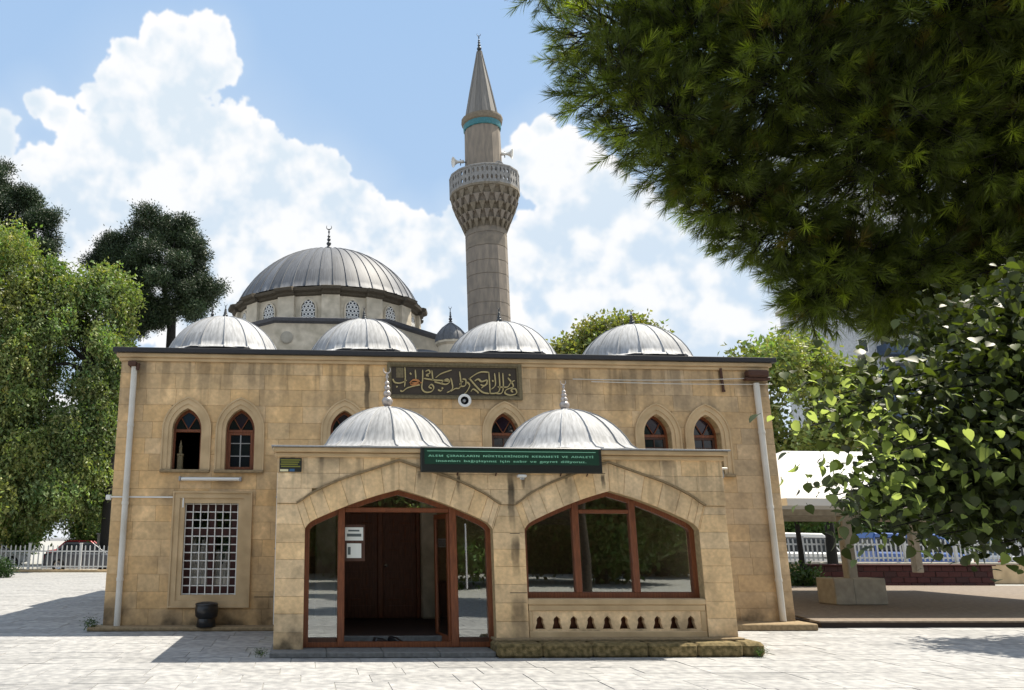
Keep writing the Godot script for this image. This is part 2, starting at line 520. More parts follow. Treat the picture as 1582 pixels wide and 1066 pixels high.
func sky_color(az: float, el: float, f: float) -> Color:
	var r := deg_to_rad(az)
	var e := deg_to_rad(el)
	var d := Vector3(sin(r) * cos(e), sin(e), -cos(r) * cos(e)) * 100.0
	var n := cn1.get_noise_3dv(d)
	var n2 := cn2.get_noise_3dv(d)
	var v := f + n * 0.30 + (absf(n2) - 0.25) * 0.34
	var t := clampf(el / 40.0, 0.0, 1.0)
	var blue := Color(0.325, 0.42, 0.535).lerp(Color(0.222, 0.335, 0.505), pow(t, 0.8))
	if el > 40.0: blue = blue.lerp(Color(0.13, 0.235, 0.44), clampf((el - 40.0) / 50.0, 0, 1))
	# thin veil low down and around the banks
	var veil := clampf((f + 0.8) * 0.5, 0.0, 0.5) * (1.0 - t * 0.75)
	var c := blue.lerp(Color(0.47, 0.525, 0.57), veil)
	var puffy := clampf(0.5 + n * 1.5 - n2 * 0.9, 0.0, 1.0)
	var rim := clampf(1.0 - v * 3.2, 0.0, 1.0)
	var low_ := clampf((27.0 - el) / 12.0, 0.0, 1.0)
	# the towering heads are dense; lower down the bank thins to broken puffs in a bright haze
	var a := smoothstep(-0.015, 0.065, v) * (1.0 - 0.75 * low_ * clampf(0.75 - puffy, 0.0, 1.0))
	var lit := clampf(0.40 + 0.6 * rim + (puffy - 0.5) * 0.95, 0.0, 1.0)
	var cloud := Color(0.435, 0.495, 0.55).lerp(Color(0.60, 0.60, 0.605), lit)
	return c.lerp(cloud, a)

func make_sky() -> PanoramaSkyMaterial:
	cn1 = fnl(5, 0.12, 6)
	cn2 = fnl(6, 0.28, 5)
	cn3 = fnl(8, 0.045, 4)
	var puffs := []
	for s in PUFFS.split(";"):
		var q := s.split_floats(" ")
		puffs.append(Vector3(q[0], q[1], q[2]))
	var W := 4096
	var H := 2048
	var low := Image.create(512, 256, false, Image.FORMAT_RGBF)
	for y in 256:
		var el := 90.0 - (y + 0.5) / 256.0 * 180.0
		for x in 512:
			var az := (x + 0.5) / 512.0 * 360.0
			if az > 180.0: az -= 360.0
			if el < -2.0:
				low.set_pixel(x, y, Color(0.3, 0.3, 0.29))
			else:
				low.set_pixel(x, y, sky_color(az, maxf(el, 0.0), puff_field(az, maxf(el, 0.0), puffs)))
	low.resize(W, H, Image.INTERPOLATE_CUBIC)
	# the part with fine cloud edges: azimuth -27..51, elevation 4..41
	var x0 := -308
	var x1 := 580
	var y0 := int((90.0 - 41.0) / 180.0 * H)
	var y1 := int((90.0 - 4.0) / 180.0 * H)
	var fw := (x1 - x0) / 4
	var fh := (y1 - y0) / 4
	var field := Image.create(fw, fh, false, Image.FORMAT_RF)
	for y in fh:
		for x in fw:
			field.set_pixel(x, y, Color(puff_field((x0 + x * 4 + 2.0) / W * 360.0, 90.0 - (y0 + y * 4 + 2.0) / H * 180.0, puffs), 0, 0))
	field.resize(x1 - x0, y1 - y0, Image.INTERPOLATE_CUBIC)
	for y in range(y0, y1):
		var el := 90.0 - (y + 0.5) / H * 180.0
		for x in range(x0, x1):
			low.set_pixel(posmod(x, W), y, sky_color((x + 0.5) / W * 360.0, el, field.get_pixel(x - x0, y - y0).r))
	var m := PanoramaSkyMaterial.new()
	m.panorama = ImageTexture.create_from_image(low)
	return m

# ------------------------------------------------------------------ metalwork shared by domes
func finial(st: SurfaceTool, c: Vector3, h: float, fat := 1.0) -> void:
	var w := h * 0.085 * fat
	var prof := [Vector2(w * 1.5, 0), Vector2(w * 0.9, 0.03 * h), Vector2(w * 0.45, 0.07 * h)]
	for b in [[0.16, 1.35], [0.34, 0.95], [0.48, 0.75], [0.59, 0.6]]:
		var y: float = b[0] * h
		var r: float = w * b[1]
		prof.append_array([Vector2(r * 0.35, y - r), Vector2(r * 0.8, y - r * 0.55), Vector2(r, y + r * 0.05), Vector2(r * 0.75, y + r * 0.5), Vector2(r * 0.35, y + r * 0.9)])
	prof.append_array([Vector2(w * 0.2, 0.7 * h), Vector2(w * 0.42, 0.745 * h), Vector2(w * 0.2, 0.79 * h), Vector2(w * 0.15, 0.84 * h), Vector2(0, 0.845 * h)])
	lathe(st, prof, 10, c)
	var pts := []
	for i in 11:
		var a := deg_to_rad(-218.0 + 256.0 * i / 10.0)
		pts.append(c + Vector3(cos(a) * 0.085 * h, (0.915 + 0.085 * sin(a)) * h, 0))
	tube(st, pts.slice(0, 6), 0.006 * h, 0.021 * h, 5)
	tube(st, pts.slice(5), 0.021 * h, 0.006 * h, 5)

func cap_profile(R: float, H: float, n: int) -> Array:
	var ph := 2.0 * atan(H / R)
	var Rs := R / sin(ph)
	var p := []
	for i in n + 1:
		var a := ph * (1.0 - float(i) / n)
		p.append(Vector2(maxf(Rs * sin(a), 0.0), Rs * (cos(a) - cos(ph))))
	return p

# one lead gore between two meridians with its standing seam
func gore(prof: Array, a0: float, a1: float, seam: float) -> ArrayMesh:
	var st := new_st()
	st.set_smooth_group(1)
	var total: float = prof.size() - 1
	for k in prof.size() - 1:
		var p: Vector2 = prof[k]
		var q: Vector2 = prof[k + 1]
		for s in 2:
			var pts := []
			var uv := []
			for g in [[p, s, k], [p, s + 1, k], [q, s + 1, k + 1], [q, s, k + 1]]:
				var f: float = g[1] * 0.5
				var a := lerpf(a0, a1, f)
				var swell := 1.0 + (0.004 if g[1] == 1 else 0.0)
				pts.append(Vector3(cos(a) * g[0].x * swell, g[0].y, sin(a) * g[0].x * swell))
				uv.append(Vector2(f, 1.0 - g[2] / total))
			var o: Vector3 = Vector3(cos((a0 + a1) / 2), 0, sin((a0 + a1) / 2)) * (q.y - p.y) + Vector3(0, p.x - q.x, 0)
			for t in [[0, 1, 2], [0, 2, 3]]:
				if q.x < 0.0001 and t[2] == 3 : continue
				var i0: int = t[0]
				var i1: int = t[1]
				var i2: int = t[2]
				if (pts[i0] - pts[i2]).cross(pts[i0] - pts[i1]).dot(o) < 0:
					i1 = t[2]
					i2 = t[1]
				for i in [i0, i1, i2]:
					st.set_uv(uv[i])
					st.add_vertex(pts[i])
	st.set_smooth_group(-1)
	var d := Vector3(-sin(a0), 0, cos(a0))
	for k in prof.size() - 2:
		var p: Vector2 = prof[k]
		var q: Vector2 = prof[k + 1]
		var o := (Vector3(cos(a0), 0, sin(a0)) * (q.y - p.y) + Vector3(0, p.x - q.x, 0)).normalized()
		var b0 := Vector3(cos(a0) * p.x, p.y, sin(a0) * p.x)
		var b1 := Vector3(cos(a0) * q.x, q.y, sin(a0) * q.x)
		st.set_uv(Vector2(0.02, 0.5))
		face(st, [b0 - d * seam - o * 0.01, b0 - d * seam * 0.6 + o * seam * 1.8, b1 - d * seam * 0.6 + o * seam * 1.8, b1 - d * seam - o * 0.01], -d + o * 0.3)
		face(st, [b0 + d * seam - o * 0.01, b0 + d * seam * 0.6 + o * seam * 1.8, b1 + d * seam * 0.6 + o * seam * 1.8, b1 + d * seam - o * 0.01], d + o * 0.3)
		face(st, [b0 - d * seam * 0.6 + o * seam * 1.8, b0 + d * seam * 0.6 + o * seam * 1.8, b1 + d * seam * 0.6 + o * seam * 1.8, b1 - d * seam * 0.6 + o * seam * 1.8], o)
	return bake(st)

func lead_dome(called: String, parent: Node3D, c: Vector3, prof: Array, n: int, stuff: String, seam: float, fin_h: float, fin_mat: Material, oct := 0.0, oct_h := 0.0, fat := 1.0) -> void:
	var st := new_st()
	var tp: Vector2 = prof[-2]
	lathe(st, [Vector2(tp.x + 0.02, tp.y - 0.005), Vector2(tp.x * 0.7, tp.y + 0.03), Vector2(0, prof[-1].y + 0.03)], 12, Vector3.ZERO)
	var o := MeshInstance3D.new()
	o.mesh = bake(st)
	o.set_surface_override_material(0, M.lead_plain)
	o.name = numbered(called, str(parent.get_instance_id()))
	parent.add_child(o, true)
	o.position = c - bases[parent]
	if oct > 0.0:
		st = new_st()
		lathe(st, [Vector2(oct * 0.96, -oct_h), Vector2(oct * 0.96, -0.06), Vector2(oct, -0.05), Vector2(oct, 0.0), Vector2(prof[0].x * 0.9, 0.02)], 8, Vector3.ZERO, false, PI / 8)
		inst("dome_base", bake(st), M.tar, o)
	var g0 := gore(prof, 0.0, TAU / n, seam)
	var turn := rng.randf()
	for k in n:
		inst("lead_sheet", g0, M["%s_%d" % [stuff, rng.randi() % 4]], o, Transform3D(Basis(Vector3.UP, -TAU * (k + turn) / n), Vector3.ZERO))
	st = new_st()
	finial(st, Vector3(0, prof[-1].y + 0.01, 0), fin_h, fat)
	inst("finial", bake(st), fin_mat, o)

# ------------------------------------------------------------------ mosque, main hall
func stones(parent: Node, mats: Array, x0: float, x1: float, y0: float, y1: float, course: float, wmin: float, wmax: float, holes: Array, zf: float, thick: float, hidden := Rect2()) -> void:
	var y := y0
	while y < y1 - 0.02:
		var h := minf(course * rng.randf_range(0.94, 1.06), y1 - y)
		if y1 - y - h < 0.12: h = y1 - y
		var x := x0
		var first := true
		while x < x1 - 0.01:
			var w := rng.randf_range(wmin, wmax)
			if first: w *= rng.randf_range(0.5, 1.0)
			first = false
			if x1 - x - w < wmin * 0.45: w = x1 - x
			w = minf(w, x1 - x)
			var r := rect(x + 0.0016, y + 0.0016, x + w - 0.0016, y + h - 0.0016)
			if not (hidden.size.x > 0 and hidden.encloses(Rect2(x, y, w, h))):
				for p in clipped(r, holes):
					var st := new_st()
					slab(st, p, zf - thick, zf + rng.randf_range(-0.002, 0.002), 0.0035)
					obj("masonry_block", st, mats[rng.randi() % mats.size()], parent)
			x += w
		y += h

func backing(called: String, parent: Node3D, m: Material, cuts: Array, y0: float, y1: float, holes: Array, z0: float, z1: float) -> MeshInstance3D:
	var st := new_st()
	for i in cuts.size() - 1:
		for p in clipped(rect(cuts[i], y0, cuts[i + 1], y1), holes):
			slab(st, p, z0, z1, 0.0, Transform3D(), true)
	return obj(called, st, m, parent)

func arched_window(parent: Node3D, cx: float, open_: bool, pale: bool) -> void:
	var y0 := 3.05
	var ys := 3.86
	var a := 0.295
	var st := new_st()
	var inner := lancet(cx, y0, ys, a, 0.44)
	var rim := lancet(cx, y0, ys, a + 0.075, 0.53)
	var hood := lancet(cx, y0, ys, a + 0.17, 0.64)
	var edge := lancet(cx, y0, ys, a + 0.2, 0.67)
	band(st, rim, inner, ZF - 0.3, ZF + 0.012)
	band(st, hood, rim, ZF - 0.02, ZF + 0.03)
	band(st, edge, hood, ZF - 0.02, ZF + 0.05)
	var root := obj("window", st, M.trim_stone, parent)
	st = new_st()
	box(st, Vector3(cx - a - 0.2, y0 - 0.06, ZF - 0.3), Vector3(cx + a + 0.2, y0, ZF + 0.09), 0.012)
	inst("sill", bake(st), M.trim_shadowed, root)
	var zf := ZF - 0.2
	st = new_st()
	band(st, inner, lancet(cx, y0 + 0.02, ys, a - 0.045, 0.38), zf - 0.05, zf)
	box(st, Vector3(cx - a + 0.03, ys - 0.03, zf - 0.05), Vector3(cx + a - 0.03, ys + 0.03, zf + 0.01), 0.006)
	for s in [-1.0, 1.0]:
		tube(st, [Vector3(cx, ys + 0.02, zf - 0.01), Vector3(cx + s * 0.15, ys + 0.27, zf - 0.01)], 0.012)
	inst("frame", bake(st), M.wood, root)
	st = new_st()
	slab(st, PackedVector2Array([Vector2(cx, ys + 0.03), Vector2(cx + 0.14, ys + 0.27), Vector2(cx, ys + 0.39), Vector2(cx - 0.14, ys + 0.27)]), zf - 0.035, zf - 0.03)
	inst("pane", bake(st), M.blue_pane if open_ else M.violet_pane, root)
	st = new_st()
	slab(st, lancet(cx, ys, ys + 0.001, a - 0.03, 0.4), zf - 0.045, zf - 0.04)
	inst("pane", bake(st), M.dark_pane, root)
	if open_:
		return
	st = new_st()
	var x0 := cx - a + 0.045
	var x1 := cx + a - 0.045
	for x in [x0 + 0.025, x1 - 0.025]:
		box(st, Vector3(x - 0.025, y0 + 0.03, zf - 0.03), Vector3(x + 0.025, ys - 0.03, zf + 0.005), 0.004)
	for y in [y0 + 0.055, ys - 0.055]:
		box(st, Vector3(x0 + 0.05, y - 0.025, zf - 0.03), Vector3(x1 - 0.05, y + 0.025, zf + 0.002), 0.004)
	inst("casement", bake(st), M.wood if pale else M.wood_dark, root)
	for y in [y0 + 0.3, y0 + 0.56]:
		st = new_st()
		box(st, Vector3(x0 + 0.05, y - 0.009, zf - 0.02), Vector3(x1 - 0.05, y + 0.009, zf - 0.002))
		inst("glazing_bar", bake(st), M.grey_plastic if pale else M.wood_dark, root)
	st = new_st()
	box(st, Vector3(cx - 0.012, y0 + 0.08, zf - 0.022), Vector3(cx + 0.012, ys - 0.08, zf - 0.001))
	inst("glazing_bar", bake(st), M.grey_plastic if pale else M.wood_dark, root)
	st = new_st()
	box(st, Vector3(x0 + 0.05, y0 + 0.05, zf - 0.028), Vector3(x1 - 0.05, ys - 0.05, zf - 0.024))
	inst("pane", bake(st), M.dark_pane, root)

func grid_window(parent: Node3D) -> void:
	var x0 := -2.41
	var x1 := -1.345
	var y0 := 0.63
	var y1 := 2.39
	var st := new_st()
	var ri := rect(x0, y0, x1, y1)
	band(st, rect(x0 - 0.1, y0 - 0.1, x1 + 0.1, y1 + 0.1), ri, ZF - 0.3, ZF + 0.01, true)
	band(st, rect(x0 - 0.21, y0 - 0.2, x1 + 0.24, y1 + 0.2), rect(x0 - 0.1, y0 - 0.1, x1 + 0.1, y1 + 0.1), ZF - 0.02, ZF + 0.035, true)
	band(st, rect(x0 - 0.24, y0 - 0.23, x1 + 0.27, y1 + 0.23), rect(x0 - 0.21, y0 - 0.2, x1 + 0.24, y1 + 0.2), ZF - 0.02, ZF + 0.06, true)
	var root := obj("grille_window", st, M.trim_stone, parent)
	for i in 8:
		st = new_st()
		var x := lerpf(x0 + 0.015, x1 - 0.015, i / 7.0)
		tube(st, [Vector3(x, y0, ZF - 0.06), Vector3(x, y1, ZF - 0.06)], 0.0125, -1, 6)
		inst("grille_bar", bake(st), M.white_paint, root)
	for i in 12:
		st = new_st()
		var y := lerpf(y0 + 0.015, y1 - 0.015, i / 11.0)
		tube(st, [Vector3(x0, y, ZF - 0.082), Vector3(x1, y, ZF - 0.082)], 0.0125, -1, 6)
		inst("grille_bar", bake(st), M.white_paint, root)
	var zf := ZF - 0.27
	st = new_st()
	for x in [[x0, x0 + 0.13], [x0 + 0.47, x0 + 0.61], [x1 - 0.15, x1]]:
		box(st, Vector3(x[0], y0, zf - 0.03), Vector3(x[1], y1, zf + 0.02), 0.006)
	for y in [[y0, y0 + 0.15], [y0 + 1.1, y0 + 1.28], [y1 - 0.14, y1]]:
		box(st, Vector3(x0 + 0.01, y[0], zf - 0.03), Vector3(x1 - 0.01, y[1], zf + 0.015), 0.006)
	inst("frame", bake(st), M.maroon, root)
	st = new_st()
	box(st, Vector3(x0, y0, zf - 0.016), Vector3(x1, y1, zf - 0.012))
	inst("pane", bake(st), M.window_glass, root)
	for q in [[x0 + 0.12, x0 + 0.48, 0.95], [x0 + 0.6, x1 - 0.13, 0.72]]:
		st = new_st()
		st.set_smooth_group(1)
		for k in 12:
			var xa := lerpf(q[0], q[1], k / 12.0)
			var xb := lerpf(q[0], q[1], (k + 1) / 12.0)
			var za := zf - 0.09 + 0.02 * sin(k * 1.9)
			var zb := zf - 0.09 + 0.02 * sin((k + 1) * 1.9)
			face(st, [Vector3(xa, y0 + 0.08, za), Vector3(xb, y0 + 0.08, zb), Vector3(xb, y0 + q[2] + 0.15 * sin(k), zb), Vector3(xa, y0 + q[2] + 0.15 * sin(k), za)], Vector3.BACK)
		inst("curtain", bake(st), M.curtain, root)
	st = new_st()
	box(st, Vector3(x0 + 0.7, y0 + 0.55, zf - 0.22), Vector3(x1 - 0.1, y1 - 0.55, zf - 0.2))
	inst("drape", bake(st), M.green_cloth, root)

func ribbon(st: SurfaceTool, pts: Array, w: float, z: float) -> void:
	# a broad-nib stroke: widest across the nib's slant
	var n := pts.size()
	var a := []
	var b := []
	var nib := Vector2(0.64, 0.77)
	for i in n:
		var d: Vector2 = (pts[mini(i + 1, n - 1)] - pts[maxi(i - 1, 0)]).normalized()
		var nn := Vector2(-d.y, d.x)
		var ww := w * (0.42 + 0.58 * absf(nn.dot(nib)))
		if i == 0 or i == n - 1: ww *= 0.45
		a.append(pts[i] + nn * ww)
		b.append(pts[i] - nn * ww)
	band(st, PackedVector2Array(a), PackedVector2Array(b), z - 0.02, z)

func smooth_line(p: Array, per := 4) -> Array:
	var r := []
	for i in p.size() - 1:
		var p0: Vector2 = p[maxi(i - 1, 0)]
		var p1: Vector2 = p[i]
		var p2: Vector2 = p[i + 1]
		var p3: Vector2 = p[mini(i + 2, p.size() - 1)]
		for k in per:
			r.append(p1.cubic_interpolate(p2, p0, p3, float(k) / per))
	r.append(p[-1])
	return r

func inscription() -> void:
	var t := thing("inscription_panel", "long dark stone panel carved with gilded Arabic calligraphy under the main eaves", "inscription", Vector3(3.07, 4.56, ZF))
	var st := new_st()
	var x0 := 1.74
	var x1 := 4.40
	var y0 := 4.635
	var y1 := 5.235
	box(st, Vector3(x0, y0, ZF - 0.02), Vector3(x1, y1, ZF + 0.02))
	obj("tablet", st, M.panel_ground, t)
	st = new_st()
	band(st, rect(x0 - 0.03, y0 - 0.03, x1 + 0.03, y1 + 0.03), rect(x0, y0, x1, y1), ZF - 0.02, ZF + 0.05, true)
	band(st, rect(x0 - 0.09, y0 - 0.08, x1 + 0.1, y1 + 0.08), rect(x0 - 0.03, y0 - 0.03, x1 + 0.03, y1 + 0.03), ZF - 0.02, ZF + 0.075, true)
	obj("frame", st, M.frame_stone, t)
	var strokes := [
		[90, 200, 112, 238, 170, 245, 225, 226, 248, 212], [228, 70, 232, 180, 222, 285], [345, 95, 352, 200], [400, 262, 330, 275, 250, 300, 200, 336, 172, 326],
		[430, 95, 428, 200, 418, 300, 462, 342, 530, 330, 552, 285, 525, 255, 498, 282, 530, 300], [462, 112, 500, 98, 512, 130, 470, 152, 500, 165], [535, 100, 545, 215],
		[575, 182, 640, 135, 762, 92], [440, 190, 560, 206, 680, 212, 728, 216], [560, 225, 620, 240, 690, 252, 732, 226, 708, 194, 660, 216, 640, 246],
		[748, 180, 768, 285, 735, 326, 700, 342], [850, 108, 862, 230, 845, 290, 795, 298, 745, 330], [880, 190, 918, 200, 914, 258, 872, 272, 852, 240, 890, 215],
		[932, 222, 962, 262, 925, 330, 898, 352], [950, 192, 1040, 132, 1110, 108, 1182, 112], [958, 178, 1020, 252, 1100, 330, 1182, 348], [1186, 108, 1192, 345],
		[1250, 120, 1256, 250, 1205, 300], [1302, 108, 1302, 300, 1252, 342, 1190, 345], [1345, 118, 1346, 270, 1322, 340, 1262, 346],
		[1280, 272, 1392, 272, 1432, 222, 1482, 198], [1402, 168, 1462, 262, 1382, 300, 1362, 340, 1420, 362, 1492, 342, 1482, 292, 1432, 302, 1452, 330],
		[972, 330, 1000, 300, 1040, 322, 1060, 345], [1085, 250, 1130, 262, 1170, 235], [600, 310, 628, 326, 650, 308], [285, 130, 300, 150], [640, 290, 660, 300], [1220, 200, 1236, 216], [130, 280, 142, 292], [1415, 130, 1432, 146]]
	var put := func(a: Array) -> Array:
		var p := []
		for i in range(0, a.size(), 2):
			p.append(Vector2(lerpf(x0, x1, (a[i] - 75.0) / 1430.0), lerpf(y1, y0, (a[i + 1] - 62.0) / 310.0)))
		return smooth_line(p)
	for s in strokes:
		st = new_st()
		ribbon(st, put.call(s), 0.0165, ZF + 0.045)
		obj("letter_stroke", st, M.gilt, t)
	st = new_st()
	ribbon(st, put.call([280, 242, 320, 210, 370, 214, 392, 242, 340, 262, 292, 250, 420, 236]), 0.022, ZF + 0.046)
	obj("letter_stroke", st, M.gilt_orange, t)
	st = new_st()
	ribbon(st, put.call([1020, 212, 1060, 190, 1100, 216, 1160, 200, 1150, 242, 1092, 290]), 0.02, ZF + 0.047)
	obj("letter_stroke", st, M.gilt, t)
	st = new_st()
	box(st, Vector3(x0 + 0.1, y1 - 0.24, ZF + 0.018), Vector3(x0 + 0.26, y1 - 0.02, ZF + 0.03), 0.005)
	obj("rosette", st, M.frame_stone, t)

func wood_leaf(parent: Node3D, x0: float, x1: float, y0: float, y1: float, z: float) -> void:
	var st := new_st()
	box(st, Vector3(x0, y0, z - 0.05), Vector3(x1, y1, z), 0.006)
	var leaf := obj("portal_leaf", st, M.wood_red, parent)
	var rows := [[0.08, 0.36], [0.38, 0.44], [0.47, 0.94]]
	for r in rows:
		var ya := lerpf(y0, y1, r[0])
		var yb := lerpf(y0, y1, r[1])
		st = new_st()
		band(st, rect(x0 + 0.05, ya, x1 - 0.05, yb), rect(x0 + 0.085, ya + 0.035, x1 - 0.085, yb - 0.035), z, z + 0.02, true)
		inst("moulding", bake(st), M.wood_red, leaf)
		if yb - ya < 0.3: continue
		var c := 0.17
		var ny := int((yb - ya - 0.1) / c)
		var nx := int((x1 - x0 - 0.2) / c)
		for j in ny:
			for i in nx:
				st = new_st()
				var cx := x0 + 0.1 + (i + 0.5) * (x1 - x0 - 0.2) / nx
				var cy := ya + 0.05 + (j + 0.5) * (yb - ya - 0.1) / ny
				if (i + j) % 2 == 0:
					box(st, Vector3(cx - 0.11, cy - 0.018, z), Vector3(cx + 0.11, cy + 0.018, z + 0.025), 0.006)
				else:
					box(st, Vector3(cx - 0.018, cy - 0.11, z), Vector3(cx + 0.018, cy + 0.11, z + 0.025), 0.006)
				inst("lattice_strip", bake(st), M.wood, leaf)

func build_mosque() -> Node3D:
	var t := thing("mosque", "tan stone mosque hall with grey lead domes and flat black edged roof", "mosque", Vector3(3.0, 0, ZF))
	var W := 14.0
	var H := 5.5
	var bump := ImageTexture.create_from_image(fnl(61, 0.25, 4).get_image(1024, 400))
	uvr = Rect2(-4.0, 0, W, H)
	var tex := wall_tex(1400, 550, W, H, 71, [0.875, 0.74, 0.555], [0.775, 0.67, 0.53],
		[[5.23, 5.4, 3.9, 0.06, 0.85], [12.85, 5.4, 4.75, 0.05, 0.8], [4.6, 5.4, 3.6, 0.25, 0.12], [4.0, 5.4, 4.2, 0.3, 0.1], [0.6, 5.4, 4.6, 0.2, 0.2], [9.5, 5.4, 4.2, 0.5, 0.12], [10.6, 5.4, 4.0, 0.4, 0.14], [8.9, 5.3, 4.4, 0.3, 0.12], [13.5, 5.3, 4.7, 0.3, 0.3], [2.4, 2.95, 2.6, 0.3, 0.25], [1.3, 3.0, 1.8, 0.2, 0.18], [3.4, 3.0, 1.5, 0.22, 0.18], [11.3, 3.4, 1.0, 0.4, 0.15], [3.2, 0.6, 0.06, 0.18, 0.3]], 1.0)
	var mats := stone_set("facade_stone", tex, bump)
	var opens := []
	var outers := []
	for cx in [-2.45, -1.37, 0.77, 4.12, 7.36, 8.43]:
		opens.append(lancet(cx, 3.05, 3.86, 0.295, 0.44))
		outers.append(lancet(cx, 2.99, 3.86, 0.495, 0.67))
	opens.append(rect(-2.41, 0.63, -1.345, 2.39))
	outers.append(rect(-2.65, 0.4, -1.075, 2.62))
	outers.append(rect(1.65, 4.555, 4.5, 5.315))
	var bk := backing("front_wall", t, M.mortar, [-3.85, -2.45, -1.9, -1.37, 0.77, 4.12, 7.36, 8.43, 9.87], 0.0, 5.27, opens, ZF - 0.4, ZF - 0.012)
	bk.position = -bases[t]
	stones(bk, mats, -3.86, 9.88, 0.05, 5.27, 0.335, 0.42, 0.95, outers, ZF, 0.015, Rect2(-0.2, -1, 6.85, 3.9))
	uvr = Rect2()
	# other walls
	var st := new_st()
	box(st, Vector3(-3.86, 0, -29.5), Vector3(-3.5, 5.27, ZF - 0.4))
	box(st, Vector3(9.5, 0, -29.5), Vector3(9.88, 5.27, ZF - 0.4))
	box(st, Vector3(-3.5, 0, -29.5), Vector3(9.5, 5.27, -29.1))
	obj("side_walls", st, M.trim_stone, t)
	st = new_st()
	box(st, Vector3(-3.5, 5.0, -29.1), Vector3(9.5, 5.26, ZF - 0.4))
	box(st, Vector3(-3.5, 0.02, -29.1), Vector3(9.5, 0.05, ZF - 0.4))
	obj("ceiling_and_floor", st, M.interior_wall, t)
	# eaves
	st = new_st()
	box(st, Vector3(-3.9, 5.27, -29.6), Vector3(9.92, 5.34, ZF + 0.05), 0.01)
	box(st, Vector3(-3.95, 5.34, -29.65), Vector3(9.97, 5.43, ZF + 0.1), 0.015)
	obj("cornice", st, M.trim_stone, t)
	st = new_st()
	box(st, Vector3(-4.02, 5.43, -29.7), Vector3(10.04, 5.53, ZF + 0.17), 0.008)
	obj("roof_edge", st, M.tar, t)
	st = new_st()
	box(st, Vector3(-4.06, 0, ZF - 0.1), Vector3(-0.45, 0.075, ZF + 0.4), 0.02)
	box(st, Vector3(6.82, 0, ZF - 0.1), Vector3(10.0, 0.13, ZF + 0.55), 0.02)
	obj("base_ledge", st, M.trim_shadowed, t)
	for w in [[-2.45, true, true], [-1.37, false, true], [0.77, false, false], [4.12, false, false], [7.36, false, false], [8.43, false, false]]:
		arched_window(t, w[0], w[1], w[2])
	grid_window(t)
	# wooden portal in the back of the porch
	st = new_st()
	box(st, Vector3(0.68, 0.2, ZF), Vector3(0.78, 2.75, ZF + 0.1), 0.01)
	box(st, Vector3(1.43, 0.2, ZF + 0.01), Vector3(1.54, 2.65, ZF + 0.09), 0.01)
	box(st, Vector3(2.2, 0.2, ZF), Vector3(2.28, 2.75, ZF + 0.1), 0.01)
	box(st, Vector3(0.78, 2.65, ZF), Vector3(2.2, 2.75, ZF + 0.1), 0.01)
	obj("portal_frame", st, M.wood, t)
	wood_leaf(t, 0.78, 1.43, 0.21, 2.64, ZF + 0.06)
	wood_leaf(t, 1.54, 2.2, 0.21, 2.64, ZF + 0.06)
	st = new_st()
	lathe(st, [Vector2(0.045, 0), Vector2(0.03, 0.03), Vector2(0.0, 0.045)], 10, Vector3.ZERO)
	inst("door_knob", bake(st), M.chrome, t, Transform3D(Basis(Vector3.RIGHT, PI / 2), Vector3(1.6, 1.2, ZF + 0.065) - bases[t]))
	st = new_st()
	box(st, Vector3(2.29, 0.2, ZF), Vector3(2.62, 2.85, ZF + 0.2), 0.03)
	obj("pilaster", st, M.plaster, t)
	st = new_st()
	box(st, Vector3(0.2, 0.2, ZF), Vector3(0.6, 2.85, ZF + 0.2), 0.03)
	obj("pilaster", st, M.plaster, t)
	# portico domes
	var small := [Vector2(1.42, -0.02), Vector2(1.37, 0.03)]
	small.append_array(cap_profile(1.32, 0.98, 10))
	for c in [[-1.95, 0.36], [1.29, 0.36], [4.5, 0.42], [7.71, 0.42]]:
		lead_dome("portico_dome", t, Vector3(c[0], 5.70, -18.3), small, 16, "lead_sheet", 0.011, c[1], M.bronze, 1.47, 0.22, 1.5)
	# the great dome: octagonal base, drum with fourteen bays
	var cc := Vector3(0.6, 0, -25)
	st = new_st()
	lathe(st, [Vector2(4.0, 5.4), Vector2(4.0, 7.42)], 8, cc, false, PI / 8)
	obj("octagon", st, M.plaster, t)
	st = new_st()
	lathe(st, [Vector2(4.0, 7.4), Vector2(4.1, 7.45), Vector2(4.14, 7.53), Vector2(4.05, 7.56), Vector2(3.0, 7.75)], 8, cc, false, PI / 8)
	obj("octagon_cornice", st, M.lead_dark_plain, t)
	for s in [-1.0, 1.0]:
		st = new_st()
		lathe(st, cap_profile(1.75, 1.45, 8), 20, Vector3(0.6 + s * 2.55, 5.5, -22.4))
		obj("half_dome", st, M.dark_lead_1, t)
	st = new_st()
	var arc := PackedVector2Array()
	var arc2 := PackedVector2Array()
	for i in 13:
		var a := PI * i / 12.0
		arc.append(Vector2(0.9 + 1.15 * cos(a), 5.45 + 1.2 * sin(a)))
		arc2.append(Vector2(0.9 + 1.03 * cos(a), 5.45 + 1.08 * sin(a)))
	band(st, arc, arc2, -21.35, -21.22)
	obj("blind_arch", st, M.lead_dark_plain, t)
	st = new_st()
	lathe(st, [Vector2(0.17, 0), Vector2(0.17, 0.02), Vector2(0.13, 0.03), Vector2(0.0, 0.03)], 16, Vector3.ZERO, false)
	inst("roundel", bake(st), M.concrete, t, Transform3D(Basis(Vector3.RIGHT, PI / 2), Vector3(-0.6, 7.0, -21.3) - bases[t]))
	var n := 14
	var plan := []                    # angle, radius
	for k in n:
		var m := TAU * k / n + PI / 2    # a bay's middle: bays at +-12.9 degrees from the front
		m += TAU / n * 0.5
		var hb := TAU / n * 0.30
		plan.append([m - hb, 2.84])
		plan.append([m, 2.84 * 0.985 + 0.02])
		plan.append([m + hb, 2.84])
		plan.append([m + hb + 0.002, 2.96])
		plan.append([m + TAU / n - hb - 0.002, 2.96])
